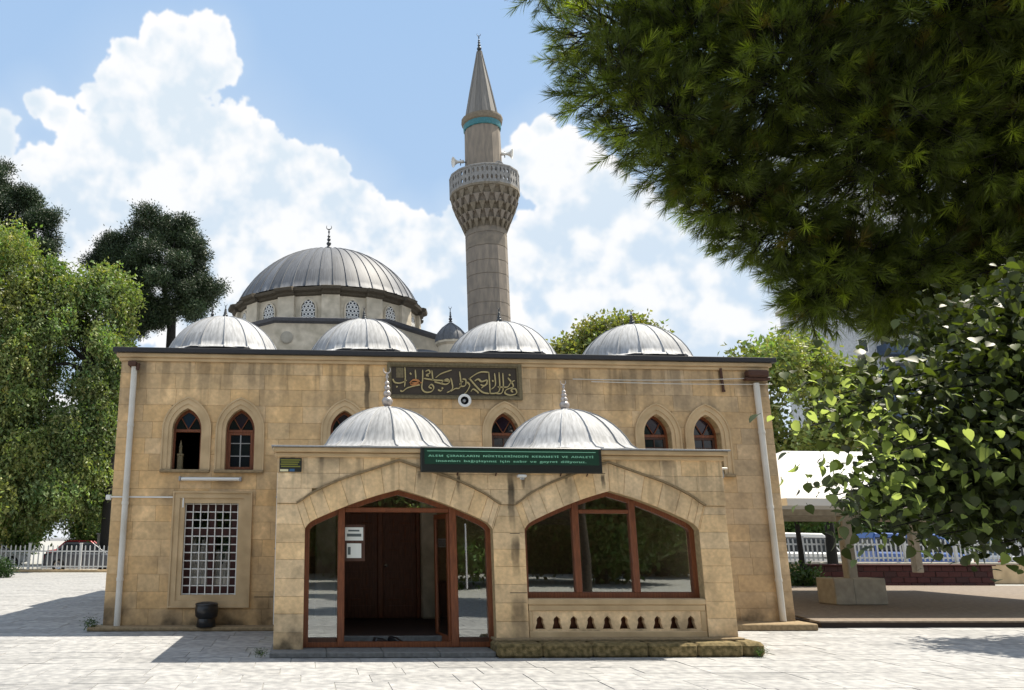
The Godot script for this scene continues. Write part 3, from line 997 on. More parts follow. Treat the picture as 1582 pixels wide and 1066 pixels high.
	var sweep := func(prof: Array, s: SurfaceTool) -> void:
		for i in plan.size():
			var a: Array = plan[i]
			var b: Array = plan[(i + 1) % plan.size()]
			for k in prof.size() - 1:
				var q := []
				for e in [[a, k], [b, k], [b, k + 1], [a, k + 1]]:
					var r: float = e[0][1] + prof[e[1]].x
					q.append(cc + Vector3(cos(e[0][0]) * r, prof[e[1]].y, sin(e[0][0]) * r))
				var mid := Vector3(cos((a[0] + b[0]) / 2), 0, sin((a[0] + b[0]) / 2))
				if absf(a[0] - b[0]) < 0.01: mid = Vector3(-sin(a[0]), 0, cos(a[0])) * (1.0 if a[1] > b[1] else -1.0)
				face(s, q, mid * (prof[k + 1].y - prof[k].y) + Vector3(0, prof[k].x - prof[k + 1].x, 0))
	st = new_st()
	sweep.call([Vector2(0, 7.5), Vector2(0, 8.5)], st)
	obj("drum", st, M.plaster, t)
	st = new_st()
	sweep.call([Vector2(0, 8.47), Vector2(0.07, 8.5), Vector2(0.09, 8.56), Vector2(0.2, 8.6), Vector2(0.22, 8.68), Vector2(0.15, 8.71), Vector2(-0.2, 8.76)], st)
	obj("drum_cornice", st, M.weathered_cornice, t)
	for k in n:
		var m := TAU * k / n + PI / 2 + TAU / n * 0.5
		if sin(m) < -0.3: continue
		st = new_st()
		var ol := lancet(0, 0, 0.36, 0.2, 0.26, 5)
		band(st, lancet(0, -0.03, 0.36, 0.25, 0.32, 5), ol, -0.02, 0.04)
		var xf := Transform3D(Basis(Vector3.UP, PI / 2 - m), cc + Vector3(cos(m) * 2.82, 7.74, sin(m) * 2.82) - bases[t])
		var w := inst("drum_window", bake(st), M.plaster, t, xf)
		st = new_st()
		slab(st, ol, -0.01, 0.006)
		inst("pane", bake(st), M.dark_pane, w)
		st = new_st()
		for j in 5:
			for i in 4:
				var c := Vector2(-0.165 + i * 0.11 + (0.055 if j % 2 else 0.0), 0.07 + j * 0.115)
				if not Geometry2D.is_point_in_polygon(c, ol): continue
				var oh := PackedVector2Array()
				var ih := PackedVector2Array()
				for q in 6:
					var a := TAU * q / 6 + PI / 6
					oh.append(c + Vector2(cos(a), sin(a)) * 0.066)
					ih.append(c + Vector2(cos(a), sin(a)) * 0.037)
				band(st, oh, ih, 0.008, 0.03, true)
		inst("hexagon_lattice", bake(st), M.white_paint, w)
	var big := [Vector2(3.02, -0.02)]
	big.append_array(cap_profile(2.93, 2.02, 16))
	lead_dome("great_dome", t, cc + Vector3(0, 8.74, 0), big, 46, "dark_lead", 0.013, 1.0, M.bronze)
	# corner turrets
	for x in [-2.62, 3.88]:
		st = new_st()
		lathe(st, [Vector2(0.36, 5.4), Vector2(0.36, 6.82), Vector2(0.43, 6.88), Vector2(0.43, 6.94), Vector2(0.3, 6.96)], 12, Vector3(x, 0, -21.3), false)
		obj("turret", st, M.plaster, t)
		lead_dome("turret_dome", t, Vector3(x, 6.94, -21.3), [Vector2(0.43, 0), Vector2(0.41, 0.13), Vector2(0.36, 0.26), Vector2(0.26, 0.38), Vector2(0.13, 0.48), Vector2(0.05, 0.54), Vector2(0.0, 0.58)], 12, "dark_lead", 0.008, 0.45, M.bronze)
	return t

# ------------------------------------------------------------------ entrance porch
const ARCH := [[-1.48, 1.86], [-1.40, 1.955], [-1.2, 2.055], [-0.8, 2.22], [-0.38, 2.365], [0.0, 2.47]]
const HOOD := [[-1.62, 2.24], [-1.52, 2.30], [-1.34, 2.42], [-0.93, 2.61], [-0.46, 2.765], [0.0, 2.92]]

func arch_line(src: Array, cx: float, k: float, per: int) -> Array:
	var left := []
	for q in src: left.append(Vector2(q[0] * k, q[1]))
	var s := smooth_line(left, per)
	var r := []
	for q in s: r.append(Vector2(cx + q.x, q.y))
	for i in range(s.size() - 2, -1, -1): r.append(Vector2(cx - s[i].x, s[i].y))
	return r

func arch_poly(src: Array, cx: float, k: float, y0: float) -> PackedVector2Array:
	var a := arch_line(src, cx, k, 4)
	var p := PackedVector2Array([Vector2(a[0].x, y0)])
	for q in a: p.append(q)
	p.append(Vector2(a[-1].x, y0))
	return p

func glazing(t: Node3D, cx: float, k: float, y0: float) -> PackedVector2Array:
	# the timber frame that follows the arch; returns the clear opening inside it
	var op := poly_ccw(arch_poly(ARCH, cx, k, y0))
	var inn := inset(op, 0.075)
	var st := new_st()
	band(st, op, inn, ZP - 0.30, ZP - 0.19, true)
	obj("arch_frame", st, M.wood, t)
	return inn

func panes(t: Node3D, region: PackedVector2Array, x0: float, x1: float, y0: float, y1: float, m: Material) -> void:
	for p in Geometry2D.intersect_polygons(region, rect(x0, y0, x1, y1)):
		if area(p) < 0.01: continue
		var st := new_st()
		slab(st, p, ZP - 0.25, ZP - 0.242)
		obj("pane", st, m, t)

func build_porch() -> void:
	var t := thing("entrance_porch", "low tan stone porch with two arches and two small lead domes", "porch", Vector3(3.15, 0, ZP))
	var W := 7.6
	var H := 3.2
	var bump := ImageTexture.create_from_image(fnl(62, 0.3, 4).get_image(800, 340))
	uvr = Rect2(-0.6, 0, W, H)
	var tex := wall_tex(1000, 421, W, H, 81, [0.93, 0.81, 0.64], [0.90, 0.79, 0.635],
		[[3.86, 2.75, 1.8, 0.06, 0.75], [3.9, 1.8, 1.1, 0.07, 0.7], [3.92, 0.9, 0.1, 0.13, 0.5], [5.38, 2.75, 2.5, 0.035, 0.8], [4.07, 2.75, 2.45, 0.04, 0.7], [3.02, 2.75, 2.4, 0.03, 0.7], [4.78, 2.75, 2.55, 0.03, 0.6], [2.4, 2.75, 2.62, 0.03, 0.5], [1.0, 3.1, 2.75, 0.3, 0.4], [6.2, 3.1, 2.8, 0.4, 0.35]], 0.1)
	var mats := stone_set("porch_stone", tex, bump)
	var k2 := 1.415 / 1.48
	var o1 := arch_poly(ARCH, 1.47, 1.0, -0.1)
	var o2 := arch_poly(ARCH, 4.875, k2, 0.9)
	var h1 := arch_poly(HOOD, 1.47, 1.0, 1.0)
	var h2 := arch_poly(HOOD, 4.875, k2, 1.0)
	var bk := backing("front_wall", t, M.mortar, [-0.455, 1.47, 3.2, 4.875, 6.755], 0.0, 3.0, [o1, arch_poly(ARCH, 4.875, k2, 0.2)], ZP - 0.42, ZP - 0.014)
	# pillars
	for x in [[-0.46, -0.01, 0.05], [2.95, 3.46, 0.2], [6.29, 6.76, 0.24]]:
		stones(bk, mats, x[0], x[1], x[2], 2.24, 0.268, 0.6, 0.9, [o1, o2, _ring(h1, 1.86), _ring(h2, 1.86)], ZP, 0.016)
	# arch stones
	for q in [[1.47, 1.0], [4.875, k2]]:
		var inn := arch_line(ARCH, q[0], q[1], 3)
		var outl := arch_line(HOOD, q[0], q[1], 3)
		var i := 0
		while i < inn.size() - 1:
			var j := mini(i + (3 if i % 2 == 0 else 2), inn.size() - 1)
			if i < 15 and j > 15: j = 15
			var p := PackedVector2Array()
			for k in range(i, j + 1): p.append(inn[k])
			for k in range(j, i - 1, -1): p.append(outl[k])
			var st := new_st()
			slab(st, inset(poly_ccw(p), 0.002), ZP - 0.016, ZP + rng.randf_range(0.0, 0.006), 0.006)
			obj("arch_stone", st, mats[rng.randi() % 6], bk)
			i = j
		var st2 := new_st()
		var hb := []
		for p in outl: hb.append(p + Vector2(0, 0.028))
		band(st2, PackedVector2Array(hb), PackedVector2Array(outl), ZP - 0.01, ZP + 0.05)
		obj("hood_mould", st2, M.trim_shadowed, bk)
	# spandrels, standing proud of the arches
	var lift1 := PackedVector2Array()
	for p in arch_poly(HOOD, 1.47, 1.0, 1.0): lift1.append(p + Vector2(0, 0.03))
	var lift2 := PackedVector2Array()
	for p in arch_poly(HOOD, 4.875, k2, 1.0): lift2.append(p + Vector2(0, 0.03))
	stones(bk, mats, -0.46, 6.76, 2.245, 2.97, 0.245, 0.35, 0.75, [lift1, lift2], ZP + 0.028, 0.045)
	# wall under the window: slab, pierced panel
	var px0 := 3.46
	var px1 := 6.29
	var cuts := [px0]
	var niches := []
	for i in 10:
		var c := 3.645 + 0.2662 * i
		cuts.append(c)
		niches.append(PackedVector2Array([Vector2(c - 0.082, 0.36), Vector2(c + 0.082, 0.36), Vector2(c + 0.068, 0.41), Vector2(c + 0.052, 0.445), Vector2(c + 0.05, 0.47), Vector2(c + 0.056, 0.49), Vector2(c + 0.045, 0.52), Vector2(c + 0.018, 0.54), Vector2(c, 0.56),
			Vector2(c - 0.018, 0.54), Vector2(c - 0.045, 0.52), Vector2(c - 0.056, 0.49), Vector2(c - 0.05, 0.47), Vector2(c - 0.052, 0.445), Vector2(c - 0.068, 0.41)]))
	cuts.append(px1)
	var pan := backing("pierced_panel", t, mats[0], cuts, 0.33, 0.63, niches, ZP - 0.13, ZP - 0.03)
	pan.position = -bases[t]
	uvr = Rect2()
	var st := new_st()
	box(st, Vector3(px0, 0.2, ZP - 0.3), Vector3(px1, 0.9, ZP - 0.2))
	obj("panel_back", st, M.wood_red, t)
	st = new_st()
	box(st, Vector3(px0 + 0.01, 0.63, ZP - 0.4), Vector3(px1 - 0.01, 0.72, ZP - 0.005), 0.01)
	box(st, Vector3(px0, 0.72, ZP - 0.41), Vector3(px1, 0.81, ZP + 0.012), 0.015)
	box(st, Vector3(px0 + 0.01, 0.2, ZP - 0.4), Vector3(px1 - 0.01, 0.33, ZP - 0.01), 0.01)
	box(st, Vector3(px0 + 0.01, 0.33, ZP - 0.14), Vector3(px0 + 0.07, 0.63, ZP - 0.012), 0.01)
	box(st, Vector3(px1 - 0.09, 0.33, ZP - 0.14), Vector3(px1 - 0.01, 0.63, ZP - 0.012), 0.01)
	obj("parapet_rail", st, M.trim_stone, t)
	# base: mossy plinth to the right, low step before the doors
	st = new_st()
	var bx := [2.86, 3.55, 4.3, 5.15, 5.9, 6.6]
	for i in 5:
		var s2 := new_st()
		box(s2, Vector3(bx[i] + 0.003, 0, ZP - 0.1), Vector3(bx[i + 1] - 0.003, 0.2 + rng.randf_range(-0.008, 0.008), ZP + 0.44 + rng.randf_range(-0.015, 0.01)), 0.035)
		obj("plinth_stone", s2, M.mossy_stone, t)
	box(st, Vector3(6.6, 0, ZP - 0.5), Vector3(6.95, 0.21, ZP + 0.42), 0.05)
	obj("plinth_stone", st, M.mossy_stone, t)
	st = new_st()
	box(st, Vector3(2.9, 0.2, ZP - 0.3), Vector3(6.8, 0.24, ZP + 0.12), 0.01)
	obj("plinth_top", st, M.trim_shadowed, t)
	for i in 4:
		st = new_st()
		var xa := lerpf(-0.5, 2.86, i / 4.0)
		box(st, Vector3(xa + 0.002, 0, ZP - 0.75), Vector3(lerpf(-0.5, 2.86, (i + 1) / 4.0) - 0.002, 0.08, ZP + 0.34), 0.012)
		obj("step_stone", st, M.grey_step, t)
	# cornice and roof
	st = new_st()
	box(st, Vector3(-0.5, 2.965, ZF + 0.02), Vector3(6.80, 3.04, ZP + 0.075), 0.02)
	box(st, Vector3(-0.54, 3.04, ZF + 0.02), Vector3(6.85, 3.115, ZP + 0.12), 0.015)
	obj("cornice", st, M.trim_stone, t)
	st = new_st()
	box(st, Vector3(-0.56, 3.115, ZF + 0.02), Vector3(6.87, 3.14, ZP + 0.145), 0.004)
	obj("roof_edge", st, M.lead_plain, t)
	# side walls, ceiling, floor
	st = new_st()
	box(st, Vector3(-0.455, 0, ZF + 0.02), Vector3(-0.1, 2.96, ZP - 0.42))
	box(st, Vector3(6.38, 0, ZF + 0.02), Vector3(6.755, 2.96, ZP - 0.42))
	obj("side_walls", st, M.trim_stone, t)
	st = new_st()
	box(st, Vector3(-0.1, 2.8, ZF + 0.02), Vector3(6.38, 2.96, ZP - 0.42))
	obj("ceiling", st, M.interior_wall, t)
	st = new_st()
	box(st, Vector3(-0.1, 0.01, ZF + 0.02), Vector3(6.38, 0.2, ZP - 0.75))
	obj("porch_floor", st, M.carpet, t)
	st = new_st()
	box(st, Vector3(-0.1, 0.05, ZP - 0.75), Vector3(2.9, 0.195, ZP - 0.66), 0.008)
	obj("threshold", st, M.grey_step, t)
	var hem := [Vector2(1.60, -0.05), Vector2(1.58, -0.02), Vector2(1.33, 0.03), Vector2(1.23, 0.09)]
	for p in cap_profile(1.22, 0.86, 10): if p.y > 0.1: hem.append(p)
	lead_dome("porch_dome", t, Vector3(1.47, 3.2, -14.78), hem, 14, "lead_sheet", 0.012, 0.78, M.pale_metal, 1.5, 0.1, 1.2)
	lead_dome("porch_dome", t, Vector3(4.81, 3.2, -14.78), hem, 14, "lead_sheet", 0.012, 0.58, M.pale_metal, 1.5, 0.1, 1.5)
	# glazed doorway in the left arch
	var inn := glazing(t, 1.47, 1.0, 0.085)
	st = new_st()
	for x in [[0.51, 0.62], [2.29, 2.405]]:
		var top := 2.26
		box(st, Vector3(x[0], 0.085, ZP - 0.30), Vector3(x[1], top - 0.04, ZP - 0.17), 0.01)
	box(st, Vector3(0.62, 2.12, ZP - 0.30), Vector3(2.29, 2.195, ZP - 0.18), 0.01)
	obj("door_posts", st, M.wood, t)
	st = new_st()
	box(st, Vector3(0.06, 0.09, ZP - 0.28), Vector3(0.51, 0.225, ZP - 0.2), 0.01)
	box(st, Vector3(2.405, 0.09, ZP - 0.28), Vector3(2.88, 0.225, ZP - 0.2), 0.01)
	obj("kick_board", st, M.wood_dark, t)
	panes(t, inn, 0.05, 0.51, 0.225, 2.6, M.coated)
	panes(t, inn, 2.405, 2.9, 0.225, 2.6, M.coated)
	panes(t, inn, 0.51, 2.405, 2.195, 2.6, M.coated)
	# the door leaf that stands open inwards against the right post
	var door := Transform3D(Basis(Vector3.UP, deg_to_rad(97.0)), Vector3(2.285, 0.09, ZP - 0.24))
	st = new_st()
	for q in [[0.0, 0.0, 0.09, 2.02], [0.71, 0.0, 0.8, 2.02], [0.09, 0.0, 0.71, 0.14], [0.09, 1.94, 0.71, 2.02]]:
		box(st, Vector3(q[0], q[1], -0.022), Vector3(q[2], q[3], 0.022), 0.006, Transform3D())
	var leaf := inst("door_leaf", bake(st), M.wood, t, Transform3D(door.basis, door.origin - bases[t]))
	st = new_st()
	box(st, Vector3(0.09, 0.14, -0.004), Vector3(0.71, 1.94, 0.004))
	inst("pane", bake(st), M.window_glass, leaf)
	for y in [0.24, 0.98, 1.64, 1.95]:
		st = new_st()
		tube(st, [Vector3(-0.005, y - 0.04, 0.03), Vector3(-0.005, y + 0.04, 0.03)], 0.014, -1, 8)
		inst("hinge", bake(st), M.white_paint, leaf)
	st = new_st()
	tube(st, [Vector3(2.56, 0.95, ZP - 0.22), Vector3(2.56, 1.95, ZP - 0.22)], 0.014, -1, 8)
	obj("pull_bar", st, M.chrome, t)
	# glazed right arch
	inn = glazing(t, 4.875, k2, 0.81)
	st = new_st()
	box(st, Vector3(4.29, 0.885, ZP - 0.29), Vector3(4.40, 2.3, ZP - 0.18), 0.01)
	box(st, Vector3(5.235, 0.885, ZP - 0.29), Vector3(5.34, 2.33, ZP - 0.18), 0.01)
	box(st, Vector3(4.40, 2.12, ZP - 0.29), Vector3(5.235, 2.185, ZP - 0.19), 0.01)
	obj("mullions", st, M.wood, t)
	panes(t, inn, 3.5, 4.29, 0.885, 2.5, M.coated)
	panes(t, inn, 4.40, 5.235, 0.885, 2.12, M.coated)
	panes(t, inn, 4.40, 5.235, 2.185, 2.5, M.coated)
	panes(t, inn, 5.34, 6.3, 0.885, 2.5, M.coated)

func _ring(h: PackedVector2Array, y0: float) -> PackedVector2Array:
	# the outline under a hood: everything inside it above the springing
	var r := PackedVector2Array()
	for p in h: r.append(Vector2(p.x, maxf(p.y, y0)))
	r[0].x = r[1].x + 0.13
	r[-1].x = r[-2].x - 0.13
	return r

# ------------------------------------------------------------------ minaret
func build_minaret() -> void:
	var c := Vector3(5.12, 0, -22)
	var t := thing("minaret", "slender stone minaret with one balcony, turquoise band and conical spire", "minaret", c)
	var st := new_st()
	lathe(st, [Vector2(0.6, 5.2), Vector2(0.585, 10.45)], 12, c, false, 0.2)
	var shaft := obj("shaft", st, M.minaret_dark, t)
	var ym := 5.3
	while ym < 10.4:                           # courses of dressed stone, a fine joint between them
		var ch := minf(rng.randf_range(0.38, 0.46), 10.45 - ym)
		st = new_st()
		lathe(st, [Vector2(0.59, ym + 0.003), Vector2(0.603, ym + 0.01), Vector2(0.601, ym + ch - 0.01), Vector2(0.588, ym + ch - 0.003)], 12, c, false, 0.2)
		obj("stone_course", st, M.minaret_stone if rng.randf() < 0.7 else M.minaret_stone_dark, shaft)
		ym += ch
	for k in 5:                                # stalactite corbel: tiers of small niches stepping out
		var y := 10.45 + k * 0.215
		var r0 = [0.62, 0.70, 0.79, 0.88, 0.955][k]
		var r1 = [0.70, 0.79, 0.88, 0.955, 0.99][k]
		var n := 20
		st = new_st()
		lathe(st, [Vector2(r0 - 0.06, y - 0.02), Vector2(r0 - 0.02, y + 0.17), Vector2(r1, y + 0.2), Vector2(r1, y + 0.215)], n, c, false)
		for i in n:
			var a := TAU * (i + (0.5 if k % 2 else 0.0)) / n
			var d := Vector3(cos(a), 0, sin(a))
			var s := Vector3(-sin(a), 0, cos(a))
			var hw = PI * r1 / n * 0.62
			var top = c + d * (r1 + 0.012) + Vector3(0, y + 0.2, 0)
			var low = c + d * (r0 - 0.01) + Vector3(0, y - 0.07, 0)
			var inn = c + d * (r0 - 0.05) + Vector3(0, y + 0.2, 0)
			tri(st, top - s * hw, top + s * hw, low, d)
			tri(st, top - s * hw, inn - s * hw, low, -s)
			tri(st, top + s * hw, inn + s * hw, low, s)
		obj("corbel_tier", st, M.minaret_stone if k % 2 else M.minaret_dark, t)
	st = new_st()
	lathe(st, [Vector2(0.96, 11.5), Vector2(1.03, 11.53), Vector2(1.03, 11.6), Vector2(0.5, 11.62)], 16, c, false, PI / 16)
	obj("balcony_floor", st, M.minaret_dark, t)
	st = new_st()
	for k in 16:
		var a := TAU * k / 16
		var xf := Transform3D(Basis(Vector3.UP, PI / 2 - a), Vector3(cos(a) * 0.965, 11.6, sin(a) * 0.965))
		st = new_st()
		var hw := 0.965 * tan(PI / 16)
		for j in 2:
			for i in 3:
				var x0 := -hw + i * hw * 2 / 3
				var x1 := x0 + hw * 2 / 3
				var y0 := 0.04 + j * 0.24
				var y1 := y0 + 0.24
				var xm := (x0 + x1) / 2
				var o := PackedVector2Array([Vector2(x0, y0), Vector2(xm, y0), Vector2(x1, y0), Vector2(x1, y0 + 0.12), Vector2(x1, y1), Vector2(xm, y1), Vector2(x0, y1), Vector2(x0, y0 + 0.12)])
				var q := PackedVector2Array([Vector2(xm - 0.02, y0 + 0.06), Vector2(xm, y0 + 0.04), Vector2(xm + 0.02, y0 + 0.06), Vector2(xm + 0.036, y0 + 0.12), Vector2(xm + 0.02, y0 + 0.17), Vector2(xm, y0 + 0.205), Vector2(xm - 0.02, y0 + 0.17), Vector2(xm - 0.036, y0 + 0.12)])
				band(st, o, q, -0.03, 0.03, true)
		box(st, Vector3(-hw * 1.03, 0.52, -0.05), Vector3(hw * 1.03, 0.58, 0.05), 0.01)
		box(st, Vector3(-hw * 1.02, 0.0, -0.04), Vector3(hw * 1.02, 0.04, 0.045))
		box(st, Vector3(hw - 0.02, 0.04, -0.035), Vector3(hw + 0.02, 0.52, 0.042))
		inst("balcony_panel", bake(st), M.balcony_grey, t, xf.translated(c - bases[t]))
	st = new_st()
	lathe(st, [Vector2(0.565, 11.6), Vector2(0.545, 12.7), Vector2(0.53, 13.68)], 12, c, false, 0.2)
	obj("upper_shaft", st, M.minaret_stone, t)
	st = new_st()
	lathe(st, [Vector2(0.535, 13.68), Vector2(0.56, 13.7), Vector2(0.57, 13.86)], 20, c, false)
	obj("tile_band", st, M.turquoise, t)
	st = new_st()
	lathe(st, [Vector2(0.55, 13.86), Vector2(0.6, 13.9), Vector2(0.625, 14.0), Vector2(0.62, 14.06), Vector2(0.48, 14.1)], 20, c, false)
	obj("eave", st, M.minaret_dark, t)
	var prof := [Vector2(0.50, 14.06), Vector2(0.42, 14.5), Vector2(0.33, 15.0), Vector2(0.225, 15.55), Vector2(0.13, 16.05), Vector2(0.065, 16.4), Vector2(0.0, 16.42)]
	var rel := []
	for p in prof: rel.append(Vector2(p.x, p.y - 14.06))
	var g := gore(rel, 0, TAU / 12, 0.012)
	for k in 12:
		inst("spire_sheet", g, M["spire_%d" % (k % 2)], t, Transform3D(Basis(Vector3.UP, -TAU * (k + 0.3) / 12), Vector3(0, 14.06, 0) + c - bases[t]))
	st = new_st()
	finial(st, c + Vector3(0, 16.4, 0), 0.66)
	obj("finial", st, M.bronze, t)
	# horn loudspeakers clamped round the upper shaft
	var i := 0
	for h in [[172.0, 12.62, 0.72, "white horn loudspeaker on the left side of the minaret above its balcony"], [22.0, 12.85, 0.64, "white horn loudspeaker on the right side of the minaret above its balcony"], [72.0, 12.2, 0.64, "small grey horn loudspeaker low on the front of the minaret above its balcony"]]:
		var a := deg_to_rad(h[0])
		var d := Vector3(cos(a), 0, sin(a))
		var o := thing("horn_loudspeaker", h[3], "loudspeaker", c + d * h[2] + Vector3(0, h[1], 0), "horn loudspeakers on the minaret")
		st = new_st()
		lathe(st, [Vector2(0.0, -0.1), Vector2(0.05, -0.1), Vector2(0.055, 0.0), Vector2(0.035, 0.02), Vector2(0.05, 0.1), Vector2(0.09, 0.17), Vector2(0.155, 0.22), Vector2(0.16, 0.23), Vector2(0.14, 0.22), Vector2(0.05, 0.12), Vector2(0.0, 0.1)], 16, Vector3.ZERO)
		var e := (d + Vector3(0, -0.15, 0)).normalized()
		var bx := e.cross(Vector3.UP).normalized()
		inst("horn", bake(st), M.white_paint if i < 2 else M.grey_plastic, o, Transform3D(Basis(bx, e, bx.cross(e)), Vector3.ZERO))
		st = new_st()
		tube(st, [Vector3.ZERO, -d * (h[2] - 0.54)], 0.018)
		tube(st, [Vector3(0, -0.12, 0), Vector3(0, 0.08, 0)], 0.014)
		inst("bracket", bake(st), M.bronze, o)
		i += 1
	st = new_st()
	lathe(st, [Vector2(0.57, 12.32), Vector2(0.59, 12.32), Vector2(0.59, 12.37), Vector2(0.56, 12.37)], 16, c, false)
	obj("clamp_ring", st, M.bronze, t)

# ------------------------------------------------------------------ things fixed to the walls
func text_rows(parent: Node3D, rows: Array, z: float, m: Material, bold := true) -> void:
	for r in rows:                           # text, x centre, y base, width, cap height
		var f := SystemFont.new()
		f.font_names = PackedStringArray(["Droid Sans"])
		f.font_weight = 700 if bold else 400
		var tm := TextMesh.new()
		tm.text = r[0]
		tm.font = f
		tm.font_size = 32
		tm.pixel_size = 0.01
		tm.depth = 0.02
		var b := tm.get_aabb()
		var o := inst("lettering", tm, m, parent, Transform3D(Basis.from_scale(Vector3(r[3] / b.size.x, r[4] / b.size.y, 0.25)), Vector3(r[1] - b.get_center().x * r[3] / b.size.x, r[2] - b.position.y * r[4] / b.size.y, z) - bases[parent]))
		o.set_meta("label", "row of small pale lettering")

func fittings() -> void:
	var st: SurfaceTool
	inscription()
	# rain pipes
	for q in [[-3.57, 5.16, 0.06, 0.4, "white rain pipe at the left corner of the tan facade"], [9.57, 4.98, 0.14, 0.55, "white rain pipe at the right corner of the tan facade"]]:
		var t := thing("rain_pipe", q[4], "rain pipe", Vector3(q[0], q[2], ZF + 0.09), "rain pipes on the facade")
		st = new_st()
		var x: float = q[0]
		tube(st, [Vector3(x, q[2], ZF + 0.09), Vector3(x, q[1], ZF + 0.09)], 0.062, -1, 12)
		obj("pipe", st, M.pipe_paint, t)
		for y in [0.9, 2.35, 3.9]:
			st = new_st()
			tube(st, [Vector3(x, y, ZF + 0.09), Vector3(x, y + 0.06, ZF + 0.09)], 0.071, -1, 12)
			obj("collar", st, M.pipe_paint, t)
		st = new_st()
		if x < 0:
			box(st, Vector3(x - 0.12, 5.13, ZF), Vector3(x + 0.05, 5.24, ZF + 0.2), 0.02)
			tube(st, [Vector3(x + 0.06, 5.06, ZF + 0.1), Vector3(x + 0.08, 5.2, ZF + 0.12)], 0.045)
		else:
			box(st, Vector3(x - 0.24, 5.04, ZF + 0.01), Vector3(x + 0.29, 5.10, ZF + 0.16), 0.015)
			box(st, Vector3(x - 0.2, 5.1, ZF), Vector3(x + 0.25, 5.25, ZF + 0.22), 0.03)
		obj("hopper", st, M.rust, t)
	# iron spout and the tower model in the open window
	var sp2 := thing("iron_spout", "short dark iron pipe hanging from the eaves near the right window pair", "pipe", Vector3(8.85, 4.8, ZF + 0.05))
	st = new_st()
	tube(st, [Vector3(8.86, 4.8, ZF + 0.05), Vector3(8.84, 5.3, ZF + 0.05)], 0.028, -1, 8)
	obj("pipe", st, M.rust, sp2)
	st = new_st()
	tube(st, [Vector3(8.86, 4.79, ZF + 0.05), Vector3(8.86, 4.83, ZF + 0.05)], 0.038, -1, 8)
	obj("rim", st, M.rust, sp2)
	var md := thing("tower_model", "small brownish model of a tower standing in the open upper left window", "ornament", Vector3(-2.58, 3.05, ZF - 0.16))
	st = new_st()
	lathe(st, [Vector2(0.075, 0.0), Vector2(0.075, 0.02), Vector2(0.06, 0.03), Vector2(0.06, 0.28), Vector2(0.075, 0.3), Vector2(0.07, 0.33), Vector2(0.03, 0.34)], 8, Vector3.ZERO, false)
	inst("base", bake(st), M.frame_stone, md)
	st = new_st()
	lathe(st, [Vector2(0.035, 0.33), Vector2(0.03, 0.46), Vector2(0.042, 0.47), Vector2(0.03, 0.49), Vector2(0.0, 0.62)], 8, Vector3.ZERO, false)
	inst("spire", bake(st), M.frame_stone, md)
	# tube light under the upper windows
	var tl := thing("tube_light", "white fluorescent tube light under the pair of upper left windows", "light fitting", Vector3(-1.93, 2.82, ZF))
	st = new_st()
	box(st, Vector3(-2.52, 2.83, ZF), Vector3(-1.33, 2.9, ZF + 0.05), 0.01)
	obj("batten", st, M.white_paint, tl)
	st = new_st()
	tube(st, [Vector3(-2.5, 2.86, ZF + 0.075), Vector3(-1.35, 2.86, ZF + 0.075)], 0.028, -1, 10)
	obj("diffuser", st, M.white_paint, tl)
	for x in [-2.53, -1.32]:
		st = new_st()
		box(st, Vector3(x - 0.02, 2.82, ZF), Vector3(x + 0.02, 2.91, ZF + 0.11), 0.01)
		obj("end_cap", st, M.grey_plastic, tl)
	# cable ducts
	var cd := thing("cable_duct", "thin white cable duct running level from the left corner to the barred window", "cable duct", Vector3(-3.9, 2.5, ZF))
	st = new_st()
	box(st, Vector3(-3.93, 2.485, ZF + 0.005), Vector3(-2.43, 2.515, ZF + 0.03), 0.004)
	box(st, Vector3(-2.46, 2.3, ZF + 0.006), Vector3(-2.43, 2.484, ZF + 0.029), 0.004)
	obj("duct", st, M.white_paint, cd)
	st = new_st()
	box(st, Vector3(-3.97, 2.44, ZF - 0.06), Vector3(-3.87, 2.54, ZF + 0.05), 0.015)
	obj("junction_box", st, M.white_paint, cd)
	var cv := thing("cable_duct", "thin pale upright conduit on the facade beside the porch's left edge", "cable duct", Vector3(-0.58, 0.08, ZF))
	st = new_st()
	tube(st, [Vector3(-0.585, 0.09, ZF + 0.05), Vector3(-0.575, 3.0, ZF + 0.05)], 0.017, -1, 8)
	obj("conduit", st, M.white_paint, cv)
	for y in [0.5, 1.5, 2.5]:
		st = new_st()
		box(st, Vector3(-0.61, y, ZF), Vector3(-0.55, y + 0.03, ZF + 0.06))
		obj("clip", st, M.grey_plastic, cv)
	# cables strung across the upper right of the facade
	for q in [[5.6, 5.02, 9.95, 5.12, 0.1, "upper pale cable strung across the facade from window to right corner"], [6.0, 4.97, 9.95, 4.97, 0.06, "lower pale cable strung across the facade towards the right corner"]]:
		var c := thing("cable", q[5], "cable", Vector3(q[0], q[1], ZF + 0.03))
		var pts := []
		for i in 13:
			var f := i / 12.0
			pts.append(Vector3(lerpf(q[0], q[2], f), lerpf(q[1], q[3], f) - q[4] * sin(PI * f) * 0.5, ZF + 0.04 + 0.05 * sin(PI * f)))
		st = new_st()
		tube(st, pts, 0.009, -1, 5)
		obj("wire", st, M.pipe_paint, c)
	# round horn on the wall
	var sp := thing("wall_loudspeaker", "round white loudspeaker with dark cone below the inscription panel", "loudspeaker", Vector3(3.24, 4.5, ZF))
	st = new_st()
	lathe(st, [Vector2(0.05, 0.0), Vector2(0.05, 0.1), Vector2(0.135, 0.2), Vector2(0.14, 0.215), Vector2(0.13, 0.225), Vector2(0.085, 0.215)], 24, Vector3.ZERO)
	var face_out := Transform3D(Basis(Vector3.RIGHT, PI / 2), Vector3.ZERO)
	inst("horn", bake(st), M.white_paint, sp, face_out)
	st = new_st()
